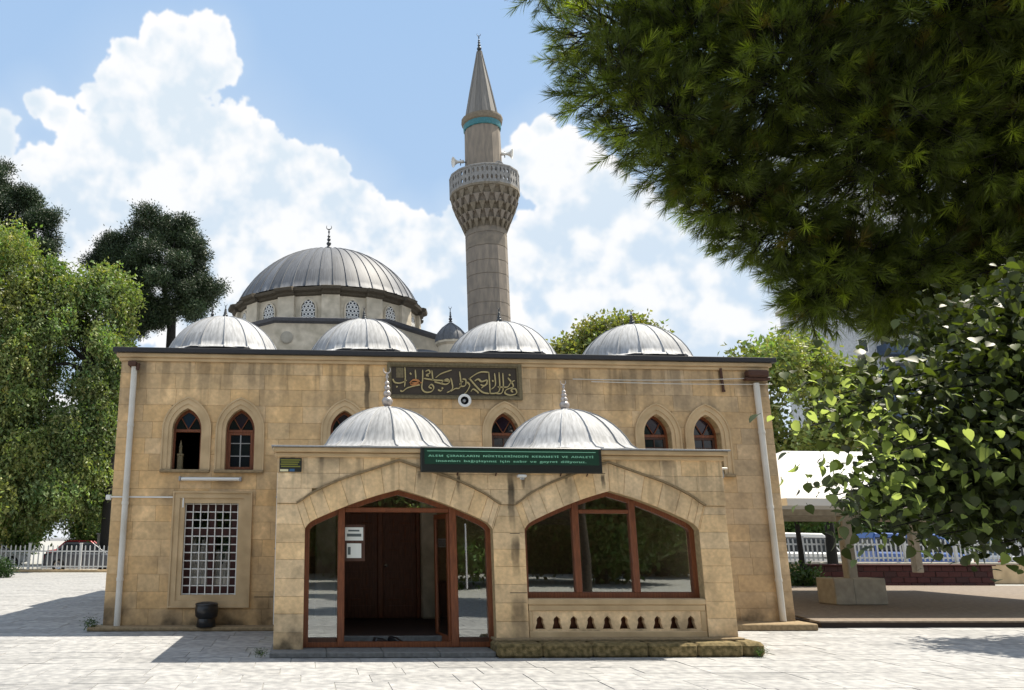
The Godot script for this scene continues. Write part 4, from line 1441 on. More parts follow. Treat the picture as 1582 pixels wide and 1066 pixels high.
	lathe(st, [Vector2(0.085, 0.214), Vector2(0.045, 0.12), Vector2(0.0, 0.11)], 24, Vector3.ZERO)
	inst("throat", bake(st), M.black_plastic, sp, face_out)
	st = new_st()
	lathe(st, [Vector2(0.04, 0.12), Vector2(0.034, 0.19), Vector2(0.0, 0.205)], 16, Vector3.ZERO)
	inst("dust_cap", bake(st), M.lead_plain, sp, face_out)
	# green name board on the porch
	var sb := thing("name_board", "long green and black board with rows of white lettering above the arches", "sign", Vector3(3.25, 2.735, ZP))
	st = new_st()
	box(st, Vector3(1.80, 2.735, ZP + 0.06), Vector3(4.72, 3.135, ZP + 0.165), 0.012)
	obj("casing", st, M.sign_black, sb)
	st = new_st()
	box(st, Vector3(1.86, 2.86, ZP + 0.16), Vector3(4.67, 3.105, ZP + 0.17))
	obj("green_face", st, M.sign_green, sb)
	st = new_st()
	box(st, Vector3(1.90, 3.062, ZP + 0.169), Vector3(4.62, 3.072, ZP + 0.174))
	obj("rule_line", st, M.sign_text, sb)
	text_rows(sb, [["ALEM  ÇIRAKLARIN  NÜKTELERİNDEN  KERAMETİ  VE  ADALETİ", 3.25, 2.965, 2.66, 0.052], ["insanları  bağışlayınız  için  sabır  ve  gayret  diliyoruz.", 3.25, 2.885, 2.42, 0.045]], ZP + 0.172, M.sign_text)
	for x in [2.4, 3.02, 4.07, 4.5]:
		st = new_st()
		tube(st, [Vector3(x, 2.70, ZP + 0.03), Vector3(x, 2.745, ZP + 0.1)], 0.012)
		obj("bracket", st, M.rust, sb)
	var fl := thing("floodlight", "small white floodlight hanging under the green name board", "lamp", Vector3(3.42, 2.66, ZP + 0.1))
	st = new_st()
	box(st, Vector3(3.35, 2.665, ZP + 0.05), Vector3(3.49, 2.71, ZP + 0.16), 0.012)
	obj("housing", st, M.white_paint, fl)
	st = new_st()
	box(st, Vector3(3.39, 2.63, ZP + 0.07), Vector3(3.46, 2.664, ZP + 0.14), 0.01)
	obj("lens", st, M.lamp_glass, fl)
	# yellow lettered notice
	var yn := thing("notice_board", "small dark notice with yellow rows and a white label at the porch corner", "notice", Vector3(-0.255, 2.73, ZP))
	st = new_st()
	box(st, Vector3(-0.43, 2.728, ZP + 0.03), Vector3(-0.08, 2.945, ZP + 0.05), 0.004)
	obj("board", st, M.sign_black, yn)
	for i in 4:
		st = new_st()
		box(st, Vector3(-0.415 + 0.01 * (i % 2), 2.905 - i * 0.034, ZP + 0.049), Vector3(-0.1 - 0.02 * (i % 3), 2.925 - i * 0.034, ZP + 0.052))
		obj("print_row", st, M.olive_print, yn)
	st = new_st()
	box(st, Vector3(-0.42, 2.735, ZP + 0.049), Vector3(-0.29, 2.77, ZP + 0.053))
	obj("white_label", st, M.cream_print, yn)
	st = new_st()
	box(st, Vector3(-0.27, 2.735, ZP + 0.049), Vector3(-0.19, 2.775, ZP + 0.053))
	obj("blue_label", st, M.blue_print, yn)
	# lantern on the right flank of the porch
	var la := thing("wall_lantern", "small grey lantern with white hood on the porch's right flank", "lamp", Vector3(6.87, 2.7, ZP - 0.35))
	st = new_st()
	box(st, Vector3(6.79, 2.71, ZP - 0.41), Vector3(6.94, 2.85, ZP - 0.28), 0.01)
	obj("body", st, M.grey_plastic, la)
	st = new_st()
	box(st, Vector3(6.76, 2.86, ZP - 0.44), Vector3(7.0, 2.885, ZP - 0.25), 0.008)
	obj("hood", st, M.white_paint, la)
	# papers
	for q in [[0.63, 1.68, 0.92, 1.885, "white printed notice, upper of two inside the left side of the doorway"], [0.66, 1.41, 0.89, 1.635, "white printed notice with a dark picture, lower of two inside the doorway"]]:
		var p := thing("paper_notice", q[4], "notice", Vector3(q[0], q[1], ZP - 0.3), "paper notices inside the porch")
		st = new_st()
		box(st, Vector3(q[0], q[1], ZP - 0.309), Vector3(q[2], q[3], ZP - 0.305))
		obj("sheet", st, M.paper, p)
		st = new_st()
		if q[1] > 1.5:
			box(st, Vector3(q[0] + 0.03, q[1] + 0.06, ZP - 0.306), Vector3(q[2] - 0.03, q[1] + 0.105, ZP - 0.303))
			box(st, Vector3(q[0] + 0.05, q[1] + 0.14, ZP - 0.306), Vector3(q[2] - 0.06, q[1] + 0.165, ZP - 0.303))
		else:
			box(st, Vector3(q[0] + 0.015, q[1] + 0.05, ZP - 0.306), Vector3(q[0] + 0.06, q[1] + 0.17, ZP - 0.303))
		obj("print", st, M.ink, p)
	var gp := thing("notice_stand", "narrow dark wooden board carrying the paper notices inside the doorway", "board", Vector3(0.78, 0.09, ZP - 0.33))
	st = new_st()
	box(st, Vector3(0.622, 1.36, ZP - 0.34), Vector3(0.95, 1.93, ZP - 0.31), 0.004)
	obj("board", st, M.wood_dark, gp)
	var pw := thing("paper_notice", "small framed grey notice on the inner wall right of the wooden portal", "notice", Vector3(2.71, 1.55, ZF + 0.02), "paper notices inside the porch")
	st = new_st()
	box(st, Vector3(2.64, 1.55, ZF + 0.02), Vector3(2.86, 1.72, ZF + 0.035), 0.004)
	obj("sheet", st, M.paper, pw)
	st = new_st()
	for k in 3: box(st, Vector3(2.67, 1.585 + k * 0.04, ZF + 0.034), Vector3(2.83, 1.6 + k * 0.04, ZF + 0.037))
	obj("print", st, M.ink, pw)
	var sc := thing("shoe_cabinet", "low dark cabinet by the inner wall right of the wooden portal", "cabinet", Vector3(2.85, 0.2, ZF + 0.25))
	st = new_st()
	box(st, Vector3(2.64, 0.2, ZF + 0.05), Vector3(3.4, 0.9, ZF + 0.4), 0.01)
	obj("carcass", st, M.wood_dark, sc)
	for k in 2:
		st = new_st()
		box(st, Vector3(2.67 + k * 0.37, 0.25, ZF + 0.4), Vector3(3.0 + k * 0.37, 0.86, ZF + 0.415), 0.006)
		obj("door", st, M.wood_dark, sc)
	# shoes
	for q in [[1.22, ZP - 0.42, 0.5, "black and white shoe lying turned left on the doorway step"], [1.45, ZP - 0.45, -0.7, "black and white shoe lying turned right on the doorway step"]]:
		var sh := thing("shoe", q[3], "shoe", Vector3(q[0], 0.08, q[1]), "pair of shoes on the doorstep")
		sh.rotation.y = q[2]
		var prof := PackedVector2Array([Vector2(-0.14, 0.03), Vector2(0.13, 0.03), Vector2(0.14, 0.055), Vector2(0.07, 0.08), Vector2(0.0, 0.115), Vector2(-0.05, 0.12), Vector2(-0.12, 0.13), Vector2(-0.145, 0.08)])
		st = new_st()
		slab(st, prof, -0.045, 0.045, 0.012, Transform3D(), true)
		inst("upper", bake(st), M.black_plastic, sh)
		st = new_st()
		slab(st, PackedVector2Array([Vector2(-0.15, 0.0), Vector2(0.14, 0.0), Vector2(0.15, 0.03), Vector2(-0.155, 0.03)]), -0.05, 0.05, 0.008, Transform3D(), true)
		inst("sole", bake(st), M.white_paint, sh)
	# rubbish bin
	var bi := thing("rubbish_bin", "black plastic pedestal bin by the wall below the barred window", "bin", Vector3(-1.86, 0.075, ZF + 0.28))
	st = new_st()
	lathe(st, [Vector2(0.0, 0.0), Vector2(0.185, 0.0), Vector2(0.17, 0.12), Vector2(0.16, 0.16)], 20, Vector3.ZERO)
	inst("foot", bake(st), M.black_plastic, bi)
	st = new_st()
	lathe(st, [Vector2(0.16, 0.15), Vector2(0.21, 0.19), Vector2(0.22, 0.28), Vector2(0.215, 0.37), Vector2(0.2, 0.40)], 20, Vector3.ZERO)
	inst("bowl", bake(st), M.black_plastic, bi)
	st = new_st()
	lathe(st, [Vector2(0.215, 0.385), Vector2(0.222, 0.41), Vector2(0.2, 0.43), Vector2(0.1, 0.45), Vector2(0.0, 0.455)], 20, Vector3.ZERO)
	inst("rim", bake(st), M.black_plastic, bi)

# ------------------------------------------------------------------ ground
func build_ground() -> void:
	var st := new_st()
	face(st, [Vector3(-400, -0.008, 60), Vector3(400, -0.008, 60), Vector3(400, -0.008, -500), Vector3(-400, -0.008, -500)], Vector3.UP)
	var g := struct("ground", st, M.paving_bed)
	# flagstones laid in courses; the ones that show largest are pieces of their own
	var cells := []
	var z := -2.0
	var foot := Rect2(-4.0, -29.6, 13.95, 13.1)
	var porch := Rect2(-0.45, -16.6, 7.3, 4.05)
	while z > -42.0:
		var d := rng.randf_range(0.5, 0.62)
		var x := -20.0 + rng.randf()
		while x < 27.0:
			var w := rng.randf_range(0.55, 1.15)
			var c := Vector2(x + w / 2, z - d / 2)
			if not foot.has_point(c) and not porch.has_point(c) and not (c.x > 11.0 and c.y < -17.2):
				cells.append([x, z, w, d])
			x += w
		z -= d
	var best := []
	var rest := []
	for c in cells:
		var zz: float = -(c[1] - c[3] / 2)
		var xx: float = c[0] + c[2] / 2
		var seen: bool = zz > 9.3 and xx > -0.40 * zz - 0.3 and xx < 0.92 * zz + 0.5 and not (zz > 16.3 and xx > -4.1 and xx < 10.0)
		if seen: best.append([c[2] * c[3] / pow(zz, 3.0), c])
		else: rest.append(c)
	best.sort_custom(func(a, b): return a[0] > b[0])
	for k in best.size():
		if k < 300:
			var c: Array = best[k][1]
			st = new_st()
			flag(st, c)
			obj("paving_stone", st, M["paving_stone_%d" % (rng.randi() % 5)], g)
		else:
			rest.append(best[k][1])
	st = new_st()
	for c in rest: flag(st, c)
	var o := obj("paving", st, M.paving_stone_1, g)
	o.set_meta("kind", "stuff")

func flag(st: SurfaceTool, c: Array) -> void:
	var j := 0.0015
	var y := rng.randf_range(-0.003, 0.002)
	var a := [Vector3(c[0] + j, y, c[1] - j), Vector3(c[0] + c[2] - j, y, c[1] - j), Vector3(c[0] + c[2] - j, y, c[1] - c[3] + j), Vector3(c[0] + j, y, c[1] - c[3] + j)]
	var t := []
	var mid := Vector3(c[0] + c[2] / 2, y, c[1] - c[3] / 2)
	for p in a: t.append(p + (mid - p).normalized() * 0.006 + Vector3(0, rng.randf_range(0.0, 0.003), 0))
	tri(st, t[0], t[1], t[2], Vector3.UP)
	tri(st, t[0], t[2], t[3], Vector3.UP)
	for i in 4:
		var k := (i + 1) % 4
		face(st, [a[i] - Vector3(0, 0.02, 0), a[k] - Vector3(0, 0.02, 0), t[k], t[i]], (a[i] + a[k]) / 2 - mid + Vector3.UP * 0.2)

# ------------------------------------------------------------------ yard: fences, deck, canopy, cars
func fence(called: String, label: String, x0: float, x1: float, z: float, y0: float, h: float, step: float) -> void:
	var t := thing(called, label, "fence", Vector3((x0 + x1) / 2, y0, z))
	var st := new_st()
	box(st, Vector3(x0, y0 + 0.14, z - 0.02), Vector3(x1, y0 + 0.21, z + 0.02))
	obj("rail", st, M.fence_paint, t)
	st = new_st()
	box(st, Vector3(x0, y0 + h * 0.72, z - 0.02), Vector3(x1, y0 + h * 0.72 + 0.07, z + 0.02))
	obj("rail", st, M.fence_paint, t)
	st = new_st()
	slab(st, PackedVector2Array([Vector2(-0.03, 0.06), Vector2(0.03, 0.06), Vector2(0.03, h - 0.06), Vector2(0.0, h), Vector2(-0.03, h - 0.06)]), -0.012, 0.012, 0.0, Transform3D(), true)
	var picket := bake(st)
	st = new_st()
	box(st, Vector3(-0.06, 0, -0.06), Vector3(0.06, h + 0.06, 0.06), 0.01)
	box(st, Vector3(-0.075, h + 0.06, -0.075), Vector3(0.075, h + 0.1, 0.075), 0.01)
	var post := bake(st)
	var n := int((x1 - x0) / step)
	for i in n + 1:
		var x := x0 + (x1 - x0) * i / n
		if i % 11 == 0: inst("post", post, M.fence_paint, t, Transform3D(Basis(), Vector3(x, y0, z) - bases[t]))
		else: inst("picket", picket, M.fence_paint, t, Transform3D(Basis(), Vector3(x, y0, z + 0.032) - bases[t]))

func car(called: String, label: String, base: Vector3, turn: float, paint: Material, tall := false) -> void:
	var t := thing(called, label, "van" if tall else "car", base, "vehicles parked beyond the fences")
	t.rotation.y = turn
	bases.erase(t)
	var st := new_st()
	var body := PackedVector2Array([Vector2(-2.12, 0.3), Vector2(-1.75, 0.22), Vector2(1.75, 0.22), Vector2(2.15, 0.32), Vector2(2.18, 0.6), Vector2(1.95, 0.78), Vector2(0.98, 0.93), Vector2(-1.55, 0.97), Vector2(-2.1, 0.9)])
	var cabin := PackedVector2Array([Vector2(-1.62, 0.95), Vector2(1.05, 0.9), Vector2(0.3, 1.42), Vector2(-1.1, 1.42)])
	var roof := PackedVector2Array([Vector2(-1.18, 1.4), Vector2(0.38, 1.4), Vector2(0.15, 1.47), Vector2(-0.95, 1.48)])
	if tall:
		body = PackedVector2Array([Vector2(-2.4, 0.35), Vector2(2.3, 0.3), Vector2(2.4, 0.7), Vector2(2.15, 1.0), Vector2(1.75, 1.1), Vector2(-2.4, 1.15)])
		cabin = PackedVector2Array([Vector2(-2.36, 1.13), Vector2(1.85, 1.05), Vector2(1.25, 1.75), Vector2(-2.3, 1.8)])
		roof = PackedVector2Array([Vector2(-2.36, 1.75), Vector2(1.35, 1.7), Vector2(1.0, 1.95), Vector2(-2.25, 2.0)])
	slab(st, body, 0.0, 0.86, 0.09)
	slab(st, body, 0.0, -0.86, 0.09)
	inst("body", bake(st), paint, t)
	st = new_st()
	slab(st, cabin, 0.0, 0.72, 0.08)
	slab(st, cabin, 0.0, -0.72, 0.08)
	inst("windows", bake(st), M.car_glass, t)
	st = new_st()
	slab(st, roof, 0.0, 0.68, 0.05)
	slab(st, roof, 0.0, -0.68, 0.05)
	for s in [-1.0, 1.0]:
		tube(st, [Vector3(cabin[1].x - 0.03, cabin[1].y, s * 0.73), Vector3(cabin[2].x, cabin[2].y, s * 0.66)], 0.035)
		tube(st, [Vector3(cabin[0].x + 0.03, cabin[0].y, s * 0.73), Vector3(cabin[3].x, cabin[3].y, s * 0.66)], 0.045)
		tube(st, [Vector3(-0.35, 0.93, s * 0.735), Vector3(-0.35, cabin[2].y, s * 0.67)], 0.03)
	inst("roof", bake(st), paint, t)
	for x in [-1.35, 1.38]:
		for s in [-1.0, 1.0]:
			var xf := Transform3D(Basis(Vector3.RIGHT, s * PI / 2), Vector3(x, 0.32, s * 0.74))
			st = new_st()
			lathe(st, [Vector2(0.19, 0.15), Vector2(0.3, 0.15), Vector2(0.325, 0.12), Vector2(0.325, 0.0), Vector2(0.2, 0.0)], 20, Vector3.ZERO)
			var w := inst("wheel", bake(st), M.tyre, t, xf)
			st = new_st()
			lathe(st, [Vector2(0.2, 0.14), Vector2(0.16, 0.11), Vector2(0.05, 0.12), Vector2(0, 0.13)], 14, Vector3.ZERO)
			inst("rim", bake(st), M.chrome, w)
	for s in [-1.0, 1.0]:
		st = new_st()
		box(st, Vector3(2.02, 0.58, s * 0.66 - 0.15), Vector3(2.185, 0.72, s * 0.66 + 0.15), 0.03)
		inst("headlight", bake(st), M.lamp_glass, t)
		st = new_st()
		box(st, Vector3(-2.14, 0.62, s * 0.7 - 0.12), Vector3(-2.06, 0.84, s * 0.7 + 0.12), 0.02)
		inst("tail_light", bake(st), M.tail_red, t)
		st = new_st()
		box(st, Vector3(0.68, 0.92, s * 0.88 - 0.08), Vector3(0.8, 1.04, s * 0.88 + 0.08), 0.03)
		inst("mirror", bake(st), paint, t)
	st = new_st()
	box(st, Vector3(2.16, 0.36, -0.25), Vector3(2.2, 0.47, 0.25), 0.005)
	inst("number_plate", bake(st), M.white_paint, t)

func build_yard() -> void:
	var st := new_st()
	fence("picket_fence", "white picket fence at the back left of the yard in front of parked cars", -22.0, -10.2, -44.0, 0.1, 1.25, 0.235)
	fence("picket_fence", "long white picket fence on a low wall at the back right of the yard", 14.0, 44.0, -33.5, 0.85, 0.95, 0.2)
	var wl := thing("low_wall", "low tan kerb wall under the left white fence", "wall", Vector3(-16, 0, -44))
	st = new_st()
	box(st, Vector3(-22, 0, -44.15), Vector3(-10, 0.12, -43.85), 0.02)
	obj("kerb", st, M.trim_stone, wl)
	wl = thing("low_wall", "low pale rendered wall carrying the right white fence", "wall", Vector3(29, 0, -33.5))
	st = new_st()
	box(st, Vector3(14, 0, -33.7), Vector3(44, 0.78, -33.3), 0.02)
	obj("wall_body", st, M.trim_stone, wl)
	st = new_st()
	box(st, Vector3(14, 0.78, -33.75), Vector3(44, 0.86, -33.25), 0.02)
	obj("coping", st, M.concrete, wl)
	# dark red brick wall before the fence
	var rw := thing("brick_wall", "long low dark red block wall at the back of the deck", "wall", Vector3(22.2, 0, -30))
	st = new_st()
	box(st, Vector3(18.6, 0, -30.2), Vector3(25.6, 0.82, -29.9))
	obj("core", st, M.deck_edge, rw)
	for r in 4:
		var x := 18.6 + (0.0 if r % 2 else -0.25)
		while x < 25.5:
			var a := maxf(x, 18.6)
			var b := minf(x + 0.5, 25.6)
			if b - a > 0.06:
				st = new_st()
				box(st, Vector3(a + 0.008, r * 0.205 + 0.006, -30.1), Vector3(b - 0.008, r * 0.205 + 0.199, -29.88 + rng.randf_range(-0.01, 0.02)), 0.015)
				obj("brick", st, M.red_brick if rng.randf() < 0.6 else M.red_brick_dark, rw)
			x += 0.5
	st = new_st()
	box(st, Vector3(18.5, 0.82, -30.25), Vector3(25.7, 0.87, -29.8), 0.015)
	obj("coping", st, M.red_brick, rw)
	# deck
	var dk := thing("deck", "low wide deck of tan boards with dark edge right of the mosque", "deck", Vector3(15, 0, -17))
	for i in 36:
		var za := -16.55 - i * 0.36
		var zb := za - 0.352
		var xl := 10.35 + (0.0 - (za + 16.55)) * 0.27
		st = new_st()
		box(st, Vector3(xl, 0.1, zb), Vector3(32, 0.135, za), 0.005)
		obj("deck_board", st, M.deck_board, dk)
	st = new_st()
	box(st, Vector3(10.42, 0, -29.3), Vector3(32, 0.099, -16.62), 0.0)
	obj("deck_edge", st, M.deck_edge, dk)
	# canopy
	var cp := thing("canopy", "large white fabric canopy on a pale timber frame over the deck", "canopy", Vector3(15.8, 0.13, -21.5))
	var e := [Vector3(10.6, 2.62, -17.6), Vector3(21.2, 2.62, -17.6), Vector3(21.2, 2.62, -27.0), Vector3(10.6, 2.62, -27.0)]
	var ra := Vector3(13.3, 4.15, -22.0)
	var rb := Vector3(18.6, 4.15, -22.0)
	st = new_st()
	face(st, [e[0], e[1], rb, ra], Vector3(0, 1, 1))
	face(st, [e[2], e[3], ra, rb], Vector3(0, 1, -1))
	tri(st, e[3], e[0], ra, Vector3(-1, 1, 0))
	tri(st, e[1], e[2], rb, Vector3(1, 1, 0))
	obj("canopy_cloth", st, M.canvas, cp)
	for i in 4:
		st = new_st()
		var a: Vector3 = e[i]
		var b: Vector3 = e[(i + 1) % 4]
		face(st, [a, b, b - Vector3(0, 0.16, 0), a - Vector3(0, 0.16, 0)], a + b - Vector3(31.8, 0, -44.6))
		obj("valance", st, M.canvas, cp)
	for q in [[11.2, 20.9, -20.8], [11.2, 20.9, -26.6]]:
		st = new_st()
		box(st, Vector3(q[0], 2.33, q[2] - 0.1), Vector3(q[1], 2.5, q[2] + 0.1), 0.015)
		obj("beam", st, M.concrete, cp)
	for q in [[13.98, -20.8], [20.2, -20.8], [13.98, -26.6], [20.2, -26.6]]:
		st = new_st()
		box(st, Vector3(q[0] - 0.125, 0.7, q[1] - 0.12), Vector3(q[0] + 0.125, 2.33, q[1] + 0.12), 0.02)
		obj("column", st, M.concrete, cp)
	for q in [[13.5, -20.9, "pale concrete block footing under the canopy's front left column"], [20.0, -20.9, "pale concrete block footing under the canopy's front right column"]]:
		var bl := thing("concrete_block", q[2], "block", Vector3(q[0] + 0.5, 0.135, q[1]), "concrete footings on the deck")
		for s in 2:
			st = new_st()
			box(st, Vector3(q[0] - 0.12 + s * 0.535, 0.137, q[1] - 0.45), Vector3(q[0] + (0.4 if s == 0 else 1.28), 0.78, q[1] + 0.3 - s * 0.05), 0.02)
			obj("block_half", st, M.concrete, bl)
	# vehicles
	car("parked_car", "dark saloon car parked side on behind the left white fence", Vector3(-11.7, 0, -45.6), 0.2, M.paint_dark)
	car("parked_car", "red car behind the dark saloon beyond the left fence", Vector3(-13.0, 0.1, -50.5), 0.1, M.paint_red)
	car("parked_car", "white car parked at the far left behind the picket fence", Vector3(-17.6, 0.1, -47.5), 0.2, M.paint_white)
	car("parked_van", "white van parked behind the right fence by the canopy post", Vector3(23.0, 0.1, -38.0), 0.1, M.paint_white, true)
	car("parked_van", "blue van parked behind the right fence beside the white van", Vector3(29.0, 0.1, -38.5), 0.05, M.paint_blue, true)
	car("parked_car", "silver car parked far right behind the low red wall and fence", Vector3(34.5, 0.1, -38.0), 0.0, M.paint_silver)
	# pale bollard-like box behind left fence
	var bx := thing("utility_box", "pale upright utility box beside the dark tree trunk on the left", "utility box", Vector3(-11.6, 0, -45.2))
	st = new_st()
	box(st, Vector3(-11.55, 0.2, -47.6), Vector3(-10.6, 1.9, -46.9), 0.03)
	obj("cabinet_body", st, M.concrete, bx)
	st = new_st()
	box(st, Vector3(-11.6, 1.9, -47.65), Vector3(-10.55, 1.98, -46.85), 0.02)
	obj("lid", st, M.grey_plastic, bx)
	# apartment block far right
	var ap := thing("apartment_building", "pale grey apartment block with dark blue balconies beyond the trees on the right", "building", Vector3(76, 0, -96))
	st = new_st()
	box(st, Vector3(67.2, 0, -108), Vector3(92, 33, -95))
	obj("wall", st, M.apartment_wall, ap)
	st = new_st()
	box(st, Vector3(66.8, 33, -108.4), Vector3(92.4, 33.6, -94.6), 0.05)
	obj("roof", st, M.concrete, ap)
	for f in 11:
		var y := 1.0 + f * 2.9
		for i in 3:
			var x := 71.2 + i * 7.4
			st = new_st()
			box(st, Vector3(x, y, -95.0), Vector3(x + 4.4, y + 0.25, -93.3), 0.03)
			box(st, Vector3(x, y + 0.25, -93.5), Vector3(x + 4.4, y + 1.3, -93.3), 0.02)
			box(st, Vector3(x, y + 0.25, -95.0), Vector3(x + 0.15, y + 1.3, -93.5))
			box(st, Vector3(x + 4.25, y + 0.25, -95.0), Vector3(x + 4.4, y + 1.3, -93.5))
			obj("balcony", st, M.apartment_blue, ap)
			for q in [[x - 2.4, 1.3], [x + 0.5, 3.2]]:
				st = new_st()
				band(st, rect(q[0], y + 0.5, q[0] + q[1], y + 2.2), rect(q[0] + 0.1, y + 0.6, q[0] + q[1] - 0.1, y + 2.1), -95.02, -94.94, true)
				var w := obj("window", st, M.white_paint, ap)
				st = new_st()
				slab(st, rect(q[0] + 0.1, y + 0.6, q[0] + q[1] - 0.1, y + 2.1), -95.02, -94.97)
				inst("pane", bake(st), M.car_glass, w)

# ------------------------------------------------------------------ plants
func leaf_spray(n: int, spread: float, len_: float, wid: float, droop: float) -> ArrayMesh:
	var st := new_st()
	for i in n:
		var p := Vector3(rng.randfn(), rng.randfn(), rng.randfn()) * spread * 0.5
		var d := (p.normalized() * 0.6 + Vector3(rng.randfn() * 0.5, rng.randfn() * 0.4 - droop, rng.randfn() * 0.5)).normalized()
		var s := d.cross(Vector3(rng.randfn(), rng.randfn() + 0.8, rng.randfn())).normalized()
		var nn := s.cross(d)
		var l := len_ * rng.randf_range(0.7, 1.2)
		var w := wid * rng.randf_range(0.75, 1.2)
		var b := p
		var t := p + d * l + nn * l * -0.12
		var m := p + d * l * 0.45
		var o := nn if nn.y > 0 else -nn
		tri(st, b, m + s * w * 0.5 + o * w * 0.1, t, o)
		tri(st, b, t, m - s * w * 0.5 + o * w * 0.1, o)
	return bake(st)

# a twig that hangs, with leaves all along it
func strand(n: int, length: float, len_: float, wid: float) -> ArrayMesh:
	var st := new_st()
	for k in 3:
		var a := rng.randf() * TAU
		var out := Vector3(cos(a), 0, sin(a))
		for i in n:
			var f := (i + rng.randf()) / n
			var p := out * length * 0.55 * sqrt(f) + Vector3(0, 0.18 * length * f - length * 0.95 * f * f, 0) + Vector3(rng.randfn(), rng.randfn(), rng.randfn()) * 0.05
			var d := (out * rng.randfn() * 0.5 + Vector3(rng.randfn() * 0.55, -0.65 + rng.randfn() * 0.3, rng.randfn() * 0.55)).normalized()
			var s := d.cross(Vector3(rng.randfn(), rng.randfn() * 0.4, rng.randfn())).normalized()
			var l := len_ * rng.randf_range(0.7, 1.2)
			var nn := s.cross(d)
			tri(st, p, p + d * l * 0.45 + s * wid * 0.5, p + d * l, nn)
			tri(st, p, p + d * l, p + d * l * 0.45 - s * wid * 0.5, nn)
	return bake(st)

func scatter(called: String, parent: Node3D, mesh: Mesh, m: Material, xfs: Array, cols: Array) -> MultiMeshInstance3D:
	var mm := MultiMesh.new()
	mm.transform_format = MultiMesh.TRANSFORM_3D
	mm.use_colors = true
	mm.mesh = mesh
	mm.instance_count = xfs.size()
	for i in xfs.size():
		mm.set_instance_transform(i, xfs[i])
		mm.set_instance_color(i, cols[i])
	var o := MultiMeshInstance3D.new()
	o.name = called
	o.multimesh = mm
	if m: o.material_override = m
	o.set_meta("kind", "stuff")
	parent.add_child(o, true)
	return o

func turn_basis(size: float) -> Basis:
	return Basis.from_euler(Vector3(rng.randf() * TAU, rng.randf() * TAU, rng.randf() * TAU)).scaled(Vector3.ONE * size)

# blobs: [centre relative to the tree's base, radii]; sprays fill each blob's outer shell
func crown(parent: Node3D, mesh: Mesh, m: Material, blobs: Array, per_m2: float, size: float, tint: Color, spread_hue: float, upright := false) -> void:
	var xfs := []
	var cols := []
	for b in blobs:
		var r: Vector3 = b[1]
		var n := int(per_m2 * (r.x * r.y + r.y * r.z + r.x * r.z))
		var tone := rng.randf_range(0.62, 1.25)
		for i in n:
			var d := Vector3(rng.randfn(), rng.randfn(), rng.randfn()).normalized()
			var k := pow(rng.randf(), 0.4)
			var p: Vector3 = b[0] + Vector3(d.x * r.x, d.y * r.y, d.z * r.z) * k
			var bs := turn_basis(size * rng.randf_range(0.7, 1.25))
			if upright: bs = Basis(Vector3.UP, rng.randf() * TAU).scaled(Vector3.ONE * size * rng.randf_range(0.7, 1.25))
			xfs.append(Transform3D(bs, p))
			var v := tone * rng.randf_range(0.72, 1.2)
			cols.append(Color(tint.r * v * (1.0 + rng.randfn() * spread_hue), tint.g * v, tint.b * v * (1.0 + rng.randfn() * spread_hue)))
	scatter(numbered("foliage", str(parent.get_instance_id())), parent, mesh, m, xfs, cols)

func limbs(parent: Node3D, m: Material, trunk: Array, r0: float, r1: float, ends: Array, rl: float) -> void:
	var st := new_st()
	tube(st, trunk, r0, r1, 10)
	inst("trunk", bake(st), m, parent)
	for e in ends:
		st = new_st()
		var k := 1.0
		var top: Vector3 = trunk[-1]
		var from: Vector3 = trunk[-1].lerp(trunk[-2], rng.randf_range(0.0, 0.6))
		var mid: Vector3 = from.lerp(e, 0.5) + Vector3(rng.randfn(), rng.randf() * 1.5, rng.randfn()) * 0.12 * from.distance_to(e)
		tube(st, [from, mid, e], rl, rl * 0.25, 7)
		inst("limb", bake(st), m, parent)

func lumps(n: int, c: Vector3, r: Vector3, k0: float, k1: float, flat := 1.0) -> Array:
	var a := []
	for i in n:
		var y := 1.0 - 2.0 * (i + 0.5) / n
		var q := sqrt(1.0 - y * y)
		var ph := i * 2.39996 + rng.randf_range(-0.4, 0.4)
		var d := Vector3(cos(ph) * q, y, sin(ph) * q) * rng.randf_range(0.55, 0.85)
		var s := rng.randf_range(k0, k1)
		a.append([c + Vector3(d.x * r.x, d.y * r.y, d.z * r.z), Vector3(s, s * flat, s)])
	return a

func clumps(bl: Array) -> Array:
	var a := []
	for b in bl:
		var r: Vector3 = b[1]
		for i in 11:
			var d := Vector3(rng.randfn(), rng.randfn() * 0.8, rng.randfn()).normalized() * rng.randf_range(0.35, 0.92)
			var s := rng.randf_range(0.4, 0.78)
			a.append([b[0] + Vector3(d.x * r.x, d.y * r.y, d.z * r.z), Vector3(s * 1.1, s * 0.66, s * 1.0)])
	return a

